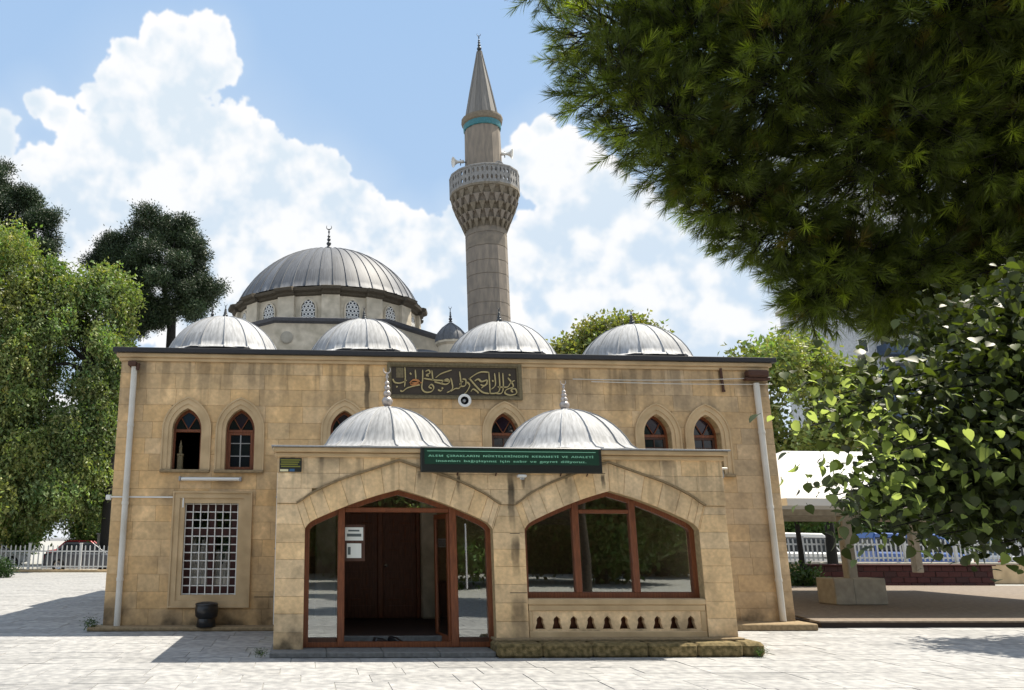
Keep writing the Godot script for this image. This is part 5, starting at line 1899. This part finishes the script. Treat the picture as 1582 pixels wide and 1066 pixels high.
func tuft_mesh(n: int, length: float, wid: float) -> ArrayMesh:
	var st := new_st()
	for i in n:
		var f := rng.randf()
		var base := Vector3(0, f * 0.13, 0)
		var a := rng.randf() * TAU
		var tilt := lerpf(0.95, 0.25, f) + rng.randfn() * 0.1
		var d := Vector3(cos(a) * sin(tilt), cos(tilt), sin(a) * sin(tilt))
		var s := d.cross(Vector3(rng.randfn(), rng.randfn(), rng.randfn())).normalized() * wid * 0.5
		var l := length * rng.randf_range(0.75, 1.1)
		var mid := base + d * l * 0.55 + Vector3(0, -0.004, 0)
		var tip := base + d * l + Vector3(0, -0.014, 0)
		tri(st, base - s, base + s, mid + s * 0.8, d.cross(s))
		tri(st, base - s, mid + s * 0.8, mid - s * 0.8, d.cross(s))
		tri(st, mid - s * 0.8, mid + s * 0.8, tip, d.cross(s))
	var mesh := bake(st)
	mesh.surface_set_material(0, M.needle)
	st = new_st()
	tube(st, [Vector3(0, -0.16, 0), Vector3(0, 0.08, 0)], 0.005, 0.003, 4)
	st.generate_normals()
	st.commit(mesh)
	mesh.surface_set_material(1, M.dark_bark)
	return mesh

func near_pine() -> void:
	var base := Vector3(9.4, 0, -9.4)
	var t := thing("pine_tree", "large dark pine with long needles whose boughs overhang the upper right", "pine tree", base)
	var blobs := []
	for q in [[2.72, 6.3, -6.5, 0.55], [2.75, 5.75, -6.5, 0.5], [3.1, 5.35, -6.4, 0.5], [3.45, 5.05, -6.5, 0.5], [3.75, 4.75, -6.5, 0.45], [4.15, 4.45, -6.5, 0.5], [4.6, 4.05, -6.5, 0.5], [5.1, 3.95, -6.4, 0.5], [5.6, 4.0, -6.3, 0.55], [6.2, 4.1, -6.2, 0.6], [4.45, 3.78, -6.6, 0.28], [5.3, 3.75, -6.6, 0.32],
		[3.4, 6.1, -6.3, 0.65], [4.0, 5.6, -6.0, 0.7], [4.8, 5.1, -6.0, 0.8], [5.6, 5.0, -5.9, 0.85], [6.4, 5.1, -5.7, 0.9], [3.4, 6.75, -6.2, 0.55], [4.3, 6.4, -5.8, 0.75], [5.2, 6.0, -5.6, 0.95], [6.2, 6.0, -5.4, 1.0], [2.25, 6.9, -6.6, 0.36]]:
		var p := (Vector3(q[0], q[1], q[2]) - Vector3(0, 1.7, 0)) * 1.15 + Vector3(0, 1.7, 0)      # reach of the boughs
		blobs.append([p - base, q[3] * 1.15])
	for q in [[5.2, 6.6, -3.0, 1.0], [6.6, 7.2, -3.2, 1.2], [4.2, 7.0, -1.6, 1.0], [8.2, 7.6, -5.0, 1.3], [8.0, 6.8, -3.6, 1.3]]:
		blobs.append([Vector3(q[0], q[1], q[2]) - base, q[3]])
	var tuft := tuft_mesh(66, 0.138, 0.0034)
	var xfs := []
	var cols := []
	for b in blobs:
		var r: float = b[1]
		var n := int((520 if b[0].x + base.x < 3.9 else 980) * r * r)
		for i in n:
			var d := Vector3(rng.randfn(), rng.randfn(), rng.randfn()).normalized()
			var k := pow(rng.randf(), 0.45)
			var p: Vector3 = b[0] + d * r * k * Vector3(1, 0.85, 1)
			var up := (d * 1.1 + Vector3(rng.randfn() * 0.3 - 0.2, rng.randfn() * 0.25 + 0.12, rng.randfn() * 0.3)).normalized()
			var s := up.cross(Vector3(rng.randfn(), rng.randfn(), rng.randfn())).normalized()
			xfs.append(Transform3D(Basis(s, up, s.cross(up)).scaled(Vector3.ONE * rng.randf_range(0.75, 1.6)), p))
			var v := rng.randf_range(0.35, 1.25)
			if rng.randf() < 0.04: cols.append(Color(1.3 * v, 0.8 * v, 0.7 * v))     # browned needles
			elif rng.randf() < 0.2: cols.append(Color(2.2 * v, 2.1 * v, 1.2 * v))   # young shoots
			else: cols.append(Color(v, v, v))
	scatter("needles", t, tuft, null, xfs, cols)
	var trunk := [Vector3(0, 0, 0), Vector3(-0.1, 2.0, 0.1), Vector3(0.1, 4.5, 0.3), Vector3(-0.3, 8.0, 0.8)]
	var st := new_st()
	tube(st, trunk, 0.3, 0.14, 14)
	inst("trunk", bake(st), M.bark, t)
	var k := 0
	for b in blobs:
		st = new_st()
		var e: Vector3 = b[0]
		var from := Vector3(0, clampf(e.y * 0.75, 2.6, 7.0), 0.3)
		var mid := from.lerp(e, 0.5) + Vector3(rng.randfn() * 0.15, 0.25 + rng.randfn() * 0.1, rng.randfn() * 0.15)
		tube(st, [from, mid, e], 0.055, 0.012, 7)
		inst("limb", bake(st), M.dark_bark, t)
		for j in 5:
			st = new_st()
			var d = Vector3(rng.randfn(), rng.randfn() * 0.6, rng.randfn()).normalized() * b[1] * 0.9
			tube(st, [mid.lerp(e, 0.6 + 0.08 * j), e + d * 0.55 + Vector3(0, 0.05, 0), e + d], 0.014, 0.005, 5)
			inst("twig", bake(st), M.dark_bark, t)

func linden_leaf(size: float, curl: float) -> ArrayMesh:
	var st := new_st()
	st.set_smooth_group(1)
	var half := [Vector2(0.0, 0.0), Vector2(0.22, 0.07), Vector2(0.42, -0.06), Vector2(0.53, -0.3), Vector2(0.42, -0.62), Vector2(0.2, -0.88), Vector2(0.0, -1.08)]
	for s in [-1.0, 1.0]:
		for i in half.size() - 1:
			var pts := []
			for q in [half[i], half[i + 1], Vector2(0, half[i + 1].y), Vector2(0, half[i].y)]:
				var zc: float = absf(q.x) * 0.28 - curl * q.y * q.y * 0.35 - 0.10 * q.x * q.x
				pts.append(Vector3(q.x * s * size, minf(q.y, 0.1) * size, zc * size))
			face(st, pts, Vector3.BACK)
	st.set_smooth_group(-1)
	tube(st, [Vector3(0, 0, 0), Vector3(0.05 * size, 0.35 * size, -0.1 * size)], 0.0018, -1, 4)
	return bake(st)

func near_linden() -> void:
	var base := Vector3(7.6, 0, -4.0)
	var t := thing("linden_tree", "leafy linden with broad heart-shaped leaves drooping in front on the right", "tree", base)
	var st := new_st()
	tube(st, [Vector3.ZERO, Vector3(0.05, 1.2, 0), Vector3(-0.05, 2.4, -0.1), Vector3(0.1, 4.0, -0.1)], 0.14, 0.08, 12)
	inst("trunk", bake(st), M.bark, t)
	# where the boughs end: the drooping outline first, then the body of the crown
	var ends := [[3.10, 2.43, -5.0], [3.2, 2.55, -5.1], [3.35, 2.62, -5.1], [3.55, 2.6, -5.2], [3.15, 2.03, -4.9], [3.3, 2.2, -4.8], [3.45, 1.78, -4.9], [3.7, 1.72, -4.8], [4.0, 1.74, -5.0], [4.3, 1.7, -4.9], [4.6, 1.72, -5.0], [4.5, 3.1, -5.4]]
	for i in 54:
		var f := pow(rng.randf(), 0.8)
		ends.append([lerpf(3.4, 4.9, pow(f, 0.8)), lerpf(1.68, 2.4 + 1.25 * pow(f, 1.8), rng.randf()), -5.0 + rng.randf_range(-0.8, 0.5)])
	for i in 10: ends.append([rng.randf_range(4.3, 4.95), rng.randf_range(2.7, 3.3), rng.randf_range(-5.8, -4.9)])
	for i in 7: ends.append([rng.randf_range(5.0, 6.6), rng.randf_range(1.9, 3.4), rng.randf_range(-5.2, -3.8)])
	var leaves := []
	for e in ends:
		var q := (Vector3(e[0], e[1], e[2]) - Vector3(0, 1.7, 0)) * 0.86 + Vector3(0.1, 1.7, 0) - base
		var from := Vector3(0, clampf(e[1] + 0.4, 1.9, 3.3), -0.1)
		var pts := []
		for i in 7:
			var f := i / 6.0
			pts.append(from.lerp(q, f) + Vector3(0, sin(f * PI) * 0.22, 0) + Vector3(rng.randfn(), rng.randfn(), rng.randfn()) * 0.03)
		st = new_st()
		tube(st, pts, 0.016, 0.003, 5)
		inst("branch", bake(st), M.dark_bark, t)
		for i in 310:
			var f := 0.62 + 0.38 * pow(rng.randf(), 0.8)
			var k := f * 6.0
			var p: Vector3 = pts[int(minf(k, 5))].lerp(pts[int(minf(k, 5)) + 1], k - int(minf(k, 5)))
			p += Vector3(rng.randfn() * 0.12, rng.randfn() * 0.09 + 0.03, rng.randfn() * 0.12)
			leaves.append(p)
	var meshes := [linden_leaf(0.048, 0.7), linden_leaf(0.055, 0.3), linden_leaf(0.041, 1.1)]
	var mats := []
	for c in [[0.08, 0.108, 0.032], [0.045, 0.065, 0.02], [0.13, 0.165, 0.045], [0.12, 0.145, 0.065]]:
		var m := mat("linden_leaf_%d" % mats.size(), lin(c[0], c[1], c[2]), 0.36)
		m.backlight_enabled = true
		m.backlight = lin(0.5, 0.62, 0.14)
		m.cull_mode = BaseMaterial3D.CULL_DISABLED
		m.metallic_specular = 0.22
		mats.append(m)
	leaves.sort_custom(func(a, b): return key_of(a + base) < key_of(b + base))
	var xfs := []
	var cols := []
	for i in leaves.size():
		var yaw := rng.randfn() * 1.3 + 0.3
		var pitch := rng.randfn() * 0.75 - 0.55
		var b := Basis.from_euler(Vector3(pitch, yaw, rng.randfn() * 0.5)).scaled(Vector3.ONE * rng.randf_range(0.5, 1.25))
		var xf := Transform3D(b, leaves[i])
		if i < 300:
			inst("leaf", meshes[rng.randi() % 3], mats[[0, 0, 1, 1, 2, 3][rng.randi() % 6]], t, xf)
		else:
			xfs.append(xf)
			var v := rng.randf_range(0.4, 1.15) if rng.randf() < 0.75 else rng.randf_range(1.3, 1.9)
			cols.append(Color(v, v, v * rng.randf_range(0.8, 1.2)))
	scatter("foliage", t, meshes[1], M.leaf_linden, xfs, cols)

func key_of(p: Vector3) -> float:
	# nearest to the lens first, those out of the frame last
	var out := 0.0
	if p.x > -p.z * 0.9: out = 50.0
	return p.distance_to(Vector3(0, 1.7, 0)) + out

func build_plants() -> void:
	var spray := strand(13, 1.1, 0.21, 0.085)
	var spray2 := leaf_spray(14, 0.55, 0.24, 0.15, 0.2)
	var puff := leaf_spray(26, 0.4, 0.26, 0.075, -0.5)
	# left: tall light green trees behind the fence
	var t := thing("broadleaf_tree", "tall pale green drooping tree filling the left edge, nearest the mosque corner", "tree", Vector3(-13.6, 0, -46.5), "pale green trees behind the left fence")
	limbs(t, M.dark_bark, [Vector3(2.9, 0, 0.6), Vector3(2.8, 4.0, 0.4), Vector3(2.4, 9.0, 0.2), Vector3(0.6, 12.5, 0)], 0.45, 0.2, [Vector3(-2, 15, 1), Vector3(1.5, 16, -1), Vector3(-1.5, 11, 1.5), Vector3(2, 13, 1)], 0.16)
	var bl := lumps(46, Vector3(-0.7, 10.6, 0), Vector3(4.4, 8.6, 3.4), 0.6, 1.35, 1.15)
	bl.append_array([[Vector3(-1.5, 16.6, 0), Vector3(1.3, 1.2, 1.3)], [Vector3(1.4, 16.4, 0), Vector3(1.3, 1.3, 1.3)], [Vector3(0.4, 5.0, 0.8), Vector3(2.6, 1.9, 1.6)], [Vector3(-1.0, 3.6, 1.0), Vector3(2.2, 1.6, 1.4)], [Vector3(0.3, 4.2, 2.6), Vector3(1.5, 1.1, 0.9)], [Vector3(1.6, 7.0, 1.2), Vector3(1.2, 1.4, 1.0)], [Vector3(1.9, 9.6, 0.8), Vector3(1.1, 1.4, 1.0)], [Vector3(1.2, 5.6, 1.6), Vector3(1.1, 1.0, 0.9)], [Vector3(1.8, 4.0, -0.5), Vector3(1.4, 2.0, 1.4)], [Vector3(2.0, 8.0, 0.5), Vector3(1.2, 2.4, 1.4)], [Vector3(2.6, 15.6, 0), Vector3(1.0, 1.3, 1.0)], [Vector3(2.5, 13.4, 0), Vector3(1.0, 1.5, 1.0)], [Vector3(2.4, 11.2, 0.4), Vector3(0.9, 1.4, 1.0)]])
	crown(t, spray, M.leaf_light, bl, 10.0, 1.0, Color(0.88, 1.05, 1.0), 0.14, true)
	crown(t, spray2, M.leaf_light, bl, 17.0, 0.9, Color(0.8, 0.98, 0.95), 0.14)
	t = thing("broadleaf_tree", "tall pale green drooping tree at the far left edge, partly out of frame", "tree", Vector3(-19.5, 0, -45.5), "pale green trees behind the left fence")
	limbs(t, M.dark_bark, [Vector3(0, 0, 0), Vector3(0.2, 4.0, 0), Vector3(0.0, 9.0, 0.2), Vector3(0.4, 13.5, 0)], 0.4, 0.2, [Vector3(-2, 15, 1), Vector3(2.2, 17, 0), Vector3(2.5, 11, 1.5), Vector3(-2, 10, 1)], 0.16)
	bl = lumps(46, Vector3(0.6, 11.8, 0), Vector3(5.2, 8.8, 3.6), 0.6, 1.4, 1.15)
	bl.append_array([[Vector3(2.2, 18.2, 0), Vector3(1.5, 1.3, 1.3)], [Vector3(2.8, 5.0, 0.8), Vector3(2.0, 2.0, 1.6)], [Vector3(2.2, 4.6, 2.2), Vector3(1.4, 1.2, 1.0)], [Vector3(3.6, 3.9, 2.6), Vector3(1.2, 0.9, 0.9)], [Vector3(1.0, 3.0, 2.8), Vector3(1.3, 0.9, 0.9)], [Vector3(2.5, 2.6, 2.6), Vector3(1.1, 0.7, 0.8)], [Vector3(4.6, 6.2, 1.6), Vector3(1.2, 1.2, 1.0)], [Vector3(2.0, 2.6, 1.2), Vector3(2.2, 1.5, 1.4)], [Vector3(3.4, 15.0, 0.4), Vector3(1.5, 1.5, 1.3)]])
	crown(t, spray, M.leaf_light, bl, 10.0, 1.0, Color(0.98, 1.1, 0.95), 0.14, true)
	crown(t, spray2, M.leaf_light, bl, 17.0, 0.9, Color(0.9, 1.02, 0.9), 0.14)
	# dark pines on the left
	t = thing("stone_pine", "dark rounded stone pine with bare trunk rising behind the mosque's left corner", "pine tree", Vector3(-9.0, 0, -50), "dark stone pines on the left")
	limbs(t, M.dark_bark, [Vector3(-0.1, 0, 0), Vector3(0.1, 8, 0), Vector3(0.35, 13, 0), Vector3(0.3, 16, 0)], 0.42, 0.25, [Vector3(-3.2, 17.0, 0), Vector3(2.0, 17.5, 0.4), Vector3(-1.0, 20.5, 0), Vector3(0.4, 20, 1), Vector3(-2.0, 15.5, 1)], 0.16)
	bl = [[Vector3(-1.2, 21.2, 0), Vector3(1.9, 1.5, 1.8)], [Vector3(0.5, 20.6, 0), Vector3(1.3, 1.3, 1.6)], [Vector3(-3.2, 19.9, 0), Vector3(1.6, 1.1, 1.5)], [Vector3(-4.0, 18.9, 0.3), Vector3(1.0, 0.7, 1.1)], [Vector3(-1.4, 19.2, 0.8), Vector3(2.0, 1.4, 1.8)], [Vector3(1.4, 18.9, 0.2), Vector3(1.5, 1.5, 1.6)], [Vector3(2.2, 17.6, 0), Vector3(1.1, 1.5, 1.4)], [Vector3(0.2, 17.6, 1.0), Vector3(1.5, 1.5, 1.6)], [Vector3(-2.2, 17.6, 0.5), Vector3(1.3, 1.0, 1.4)], [Vector3(1.6, 16.2, 0), Vector3(1.3, 0.8, 1.2)], [Vector3(-1.3, 16.2, 0.4), Vector3(1.2, 1.0, 1.2)], [Vector3(-2.0, 14.9, 0.2), Vector3(1.1, 0.9, 1.0)], [Vector3(-0.8, 15.2, 0.2), Vector3(1.0, 0.7, 1.0)]]
	crown(t, puff, M.leaf_pine, clumps(bl), 52.0, 0.75, Color(1, 1, 1), 0.1)
	t = thing("stone_pine", "dark stone pine at the left edge above the pale green trees", "pine tree", Vector3(-20.2, 0, -50.5), "dark stone pines on the left")
	limbs(t, M.dark_bark, [Vector3(0, 0, 0), Vector3(0.1, 9, 0), Vector3(0.3, 16, 0), Vector3(0.3, 20, 0)], 0.45, 0.25, [Vector3(-3.0, 22.0, 0), Vector3(2.4, 20.5, 0.4), Vector3(0.5, 24.5, 0)], 0.16)
	bl = [[Vector3(-0.3, 24.6, 0), Vector3(1.9, 1.5, 1.8)], [Vector3(1.0, 23.3, 0), Vector3(1.6, 1.3, 1.6)], [Vector3(2.3, 21.6, 0), Vector3(1.4, 1.3, 1.4)], [Vector3(0.2, 21.8, 0.6), Vector3(2.0, 1.5, 1.7)], [Vector3(2.7, 20.2, 0), Vector3(1.1, 1.1, 1.2)], [Vector3(-2.4, 23.0, 0), Vector3(2.0, 1.6, 1.8)], [Vector3(0.8, 19.8, 0.3), Vector3(1.8, 1.2, 1.6)], [Vector3(-2.2, 20.5, 0), Vector3(2.2, 1.5, 1.7)]]
	crown(t, puff, M.leaf_pine, clumps(bl), 52.0, 0.75, Color(1, 1.05, 1), 0.1)
	# shrub by the left fence
	t = thing("shrub", "low dark green shrub on the paving at the left edge", "shrub", Vector3(-14.6, 0, -38))
	limbs(t, M.dark_bark, [Vector3(0, 0, 0), Vector3(0, 0.3, 0), Vector3(0.05, 0.6, 0)], 0.05, 0.03, [Vector3(-0.6, 0.8, 0), Vector3(0.6, 0.7, 0.1), Vector3(0.0, 1.0, 0)], 0.03)
	crown(t, leaf_spray(16, 0.25, 0.1, 0.05, 0.0), M.leaf_mid, [[Vector3(0, 0.6, 0), Vector3(1.1, 0.6, 0.8)], [Vector3(1.0, 0.35, 0.2), Vector3(0.8, 0.35, 0.6)], [Vector3(-0.9, 0.75, 0), Vector3(0.9, 0.75, 0.7)]], 260.0, 1.0, Color(0.55, 0.7, 0.8), 0.1)
	# behind the roof, right of the minaret
	t = thing("background_tree", "bright green treetop showing above the roof between the right portico domes", "tree", Vector3(15.2, 0, -42))
	limbs(t, M.dark_bark, [Vector3(0, 0, 0), Vector3(0.1, 5, 0), Vector3(0.3, 9.5, 0)], 0.3, 0.15, [Vector3(-1.2, 11.5, 0), Vector3(1, 13, 0), Vector3(2.5, 12, 0)], 0.1)
	crown(t, spray2, M.leaf_light, [[Vector3(-1.2, 11.2, 0), Vector3(0.8, 1.1, 1)], [Vector3(0.4, 12.0, 0), Vector3(1.1, 1.3, 1.1)], [Vector3(1.6, 12.3, 0), Vector3(1.2, 1.3, 1.1)], [Vector3(2.9, 12.1, 0), Vector3(1.0, 1.3, 1.1)], [Vector3(0.8, 10.4, 0), Vector3(2.6, 1.4, 1.6)], [Vector3(3.4, 11, 0), Vector3(1.0, 1.2, 1)]], 75.0, 1.0, Color(1, 1, 0.9), 0.12)
	# right, behind the canopy
	t = thing("background_tree", "airy light green tree right of the mosque behind the white canopy", "tree", Vector3(21.6, 0, -33.2))
	limbs(t, M.dark_bark, [Vector3(0, 0, 0), Vector3(0.1, 3, 0), Vector3(0.0, 6.0, 0)], 0.22, 0.12, [Vector3(-2, 7.5, 0), Vector3(-0.5, 9.5, 0), Vector3(1.5, 8.5, 0), Vector3(2.5, 7, 0), Vector3(-1.5, 5.6, 0)], 0.07)
	crown(t, spray2, M.leaf_light, lumps(34, Vector3(-0.7, 7.3, 0), Vector3(3.6, 3.6, 2.6), 0.4, 0.95), 30.0, 1.0, Color(1.0, 1.08, 1.0), 0.12)
	t = thing("young_tree", "thin dark stemmed young tree beside the canopy column", "tree", Vector3(18.1, 0, -29.6))
	limbs(t, M.dark_bark, [Vector3(0, 0, 0), Vector3(0.02, 1.2, 0), Vector3(0.0, 2.4, 0)], 0.11, 0.08, [Vector3(-0.6, 3.4, 0), Vector3(0.5, 3.5, 0), Vector3(0.1, 3.8, 0.4)], 0.04)
	crown(t, spray2, M.leaf_mid, [[Vector3(0, 3.3, 0), Vector3(1.1, 0.7, 1.0)], [Vector3(0.6, 2.8, 0.2), Vector3(0.7, 0.4, 0.6)], [Vector3(-0.1, 0.35, 0.2), Vector3(0.7, 0.35, 0.5)]], 120.0, 0.6, Color(0.8, 0.9, 0.9), 0.1)
	# trees beyond the fences
	var src: Node3D
	var labels := [[-27.0, -58.0, 1.0, "dense dark green tree beyond the left fence, farthest left"], [-19.5, -56.0, 0.8, "dense dark green tree beyond the left fence behind the white car"], [-13.0, -57.0, 0.75, "dense dark green tree beyond the left fence behind the red car"], [-6.5, -60.0, 0.8, "dense dark green tree beyond the left fence, hidden mostly by the mosque corner"], [24.0, -55.0, 0.75, "dense dark green tree beyond the right fence nearest the mosque"], [33.0, -52.0, 0.8, "dense dark green tree beyond the right fence behind the blue van"], [42.0, -54.0, 0.9, "dense dark green tree beyond the right fence, second from the right"], [52.0, -50.0, 1.0, "dense dark green tree beyond the right fence, farthest right"]]
	for q in labels:
		if src == null:
			src = thing("background_tree", q[3], "tree", Vector3(q[0], 0, q[1]), "dark trees beyond the fences")
			limbs(src, M.dark_bark, [Vector3(0, 0, 0), Vector3(0.1, 2, 0), Vector3(0.0, 5.0, 0)], 0.3, 0.2, [Vector3(-2.5, 7.5, 0), Vector3(1.5, 8.5, 0), Vector3(2.5, 6, 0)], 0.1)
			crown(src, spray2, M.leaf_mid, lumps(16, Vector3(0, 5.0, 0), Vector3(4.6, 4.6, 3.0), 1.3, 2.0), 40.0, 1.15, Color(0.85, 0.95, 0.95), 0.1)
		else:
			var c := copy_of(src, "background_tree", q[3], Vector3(q[0], 0, q[1]), rng.randf() * TAU, q[2])
	# shade tree at the right end of the deck and the ones behind the lens that the glass mirrors
	t = thing("shade_tree", "green tree at the right end of the deck casting dappled shade", "tree", Vector3(16.6, 0, -14.4))
	limbs(t, M.bark, [Vector3(0, 0, 0), Vector3(0.05, 1.5, 0), Vector3(0.0, 3.2, 0)], 0.16, 0.1, [Vector3(-1.6, 4.6, 0), Vector3(1.0, 5.4, 0), Vector3(-0.2, 5.8, 0.8)], 0.06)
	crown(t, spray2, M.leaf_mid, lumps(16, Vector3(-1.4, 4.6, 0), Vector3(2.8, 1.2, 1.6), 0.4, 0.8), 70.0, 0.7, Color(1, 1, 1), 0.1)
	var mirror := [[5.0, 4.5, 0.8, "leafy tree right behind the camera, nearest of those mirrored in the glass"], [-3.5, 7.0, 0.9, "leafy tree behind the camera on the left, second nearest in the mirrored row"], [12.0, 7.0, 0.9, "leafy tree behind the camera on the right, mirrored in the arched window"], [3.0, 13.0, 1.0, "tall leafy tree far behind the camera in the middle of the mirrored row"], [-9.5, 13.0, 1.0, "leafy tree far behind the camera at the left end of the mirrored row"], [17.5, 14.0, 1.0, "leafy tree far behind the camera at the right end of the mirrored row"]]
	t = thing("hedge", "long dark clipped hedge behind the camera mirrored in the porch glass", "hedge", Vector3(4, 0, 17))
	var hs := new_st()
	box(hs, Vector3(-26, 0, -0.7), Vector3(26, 2.9, 0.7), 0.2)
	inst("twigs", bake(hs), M.dark_bark, t)
	var hb := []
	for i in 40: hb.append([Vector3(-26 + i * 1.33, 2.0, 0), Vector3(1.0, 2.0, 1.1)])
	crown(t, spray2, M.leaf_mid, hb, 36.0, 0.9, Color(0.4, 0.5, 0.45), 0.1)
	for q in mirror:
		copy_of(src, "yard_tree", q[3], Vector3(q[0], 0, q[1]), rng.randf() * TAU, q[2])
	# weeds at the foot of the walls
	var tuft := leaf_spray(26, 0.2, 0.12, 0.03, -0.6)
	for q in [[-4.02, ZF + 0.3, 0.6, "tuft of dark weeds at the left corner of the facade"], [6.8, ZP + 0.47, 0.35, "small green weeds at the right end of the mossy plinth"], [-0.62, ZP + 0.3, 0.3, "tiny dark weed at the left end of the porch step"]]:
		var w := thing("weeds", q[3], "weeds", Vector3(q[0], 0.02, q[1]), "weeds along the wall foot")
		var st := new_st()
		for i in 9:
			var a := rng.randf() * TAU
			tube(st, [Vector3.ZERO, Vector3(cos(a) * 0.06, 0.12, sin(a) * 0.06) * q[2], Vector3(cos(a) * 0.16, 0.24, sin(a) * 0.16) * q[2]], 0.004, 0.002, 4)
		inst("stems", bake(st), M.leaf_mid, w)
		var xfs := []
		var cols := []
		for i in 14:
			xfs.append(Transform3D(turn_basis(q[2] * rng.randf_range(0.4, 0.9)), Vector3(rng.randfn() * 0.12, 0.1 + rng.randf() * 0.2, rng.randfn() * 0.1) * q[2]))
			cols.append(Color(0.5, 0.6, 0.5) * rng.randf_range(0.6, 1.1))
		scatter("leaves", w, tuft, M.leaf_mid, xfs, cols)
	near_linden()
	near_pine()

# ------------------------------------------------------------------ scene
func _ready() -> void:
	rng.seed = 20240611
	# camera: eye 1.7 m, 13.5 degrees up, 3.2 degrees to the right, lens shifted to the right
	var cam := Camera3D.new()
	cam.name = "camera"
	var yaw := deg_to_rad(3.2)
	var pitch := atan(300.0 / 1250.0)
	var roll := 0.004
	var fw := Vector3(sin(yaw) * cos(pitch), sin(pitch), -cos(yaw) * cos(pitch))
	var r := Vector3(cos(yaw), 0, sin(yaw))
	var u := r.cross(fw)
	var r2 := r * cos(roll) + u * sin(roll)
	var u2 := u * cos(roll) - r * sin(roll)
	cam.transform = Transform3D(Basis(r2, u2, -fw), Vector3(0, 1.7, 0))
	cam.projection = Camera3D.PROJECTION_FRUSTUM
	cam.near = 0.1
	cam.far = 900.0
	cam.size = 0.1 * 1066.0 / 1250.0
	cam.frustum_offset = Vector2(0.1 * (791.0 - 545.0) / 1250.0, 0)
	cam.current = true
	add_child(cam)
	var env := Environment.new()
	env.background_mode = Environment.BG_SKY
	env.sky = Sky.new()
	env.sky.sky_material = make_sky()
	env.tonemap_mode = Environment.TONE_MAPPER_LINEAR
	env.tonemap_exposure = 1.7
	env.sdfgi_enabled = true
	env.ssao_enabled = true
	env.ssil_enabled = true
	var we := WorldEnvironment.new()
	we.name = "surroundings"
	we.environment = env
	add_child(we)
	var sun := DirectionalLight3D.new()
	sun.name = "sun"
	sun.light_energy = 1.6
	sun.light_color = Color(1.0, 0.965, 0.9)
	sun.light_angular_distance = 0.5
	sun.shadow_enabled = true
	var towards := Vector3(0.508, 1.0, -0.18).normalized()
	sun.basis = Basis.looking_at(-towards, Vector3.FORWARD)
	add_child(sun)
	make_materials()
	build_ground()
	build_mosque()
	build_porch()
	build_minaret()
	fittings()
	build_yard()
	build_plants()
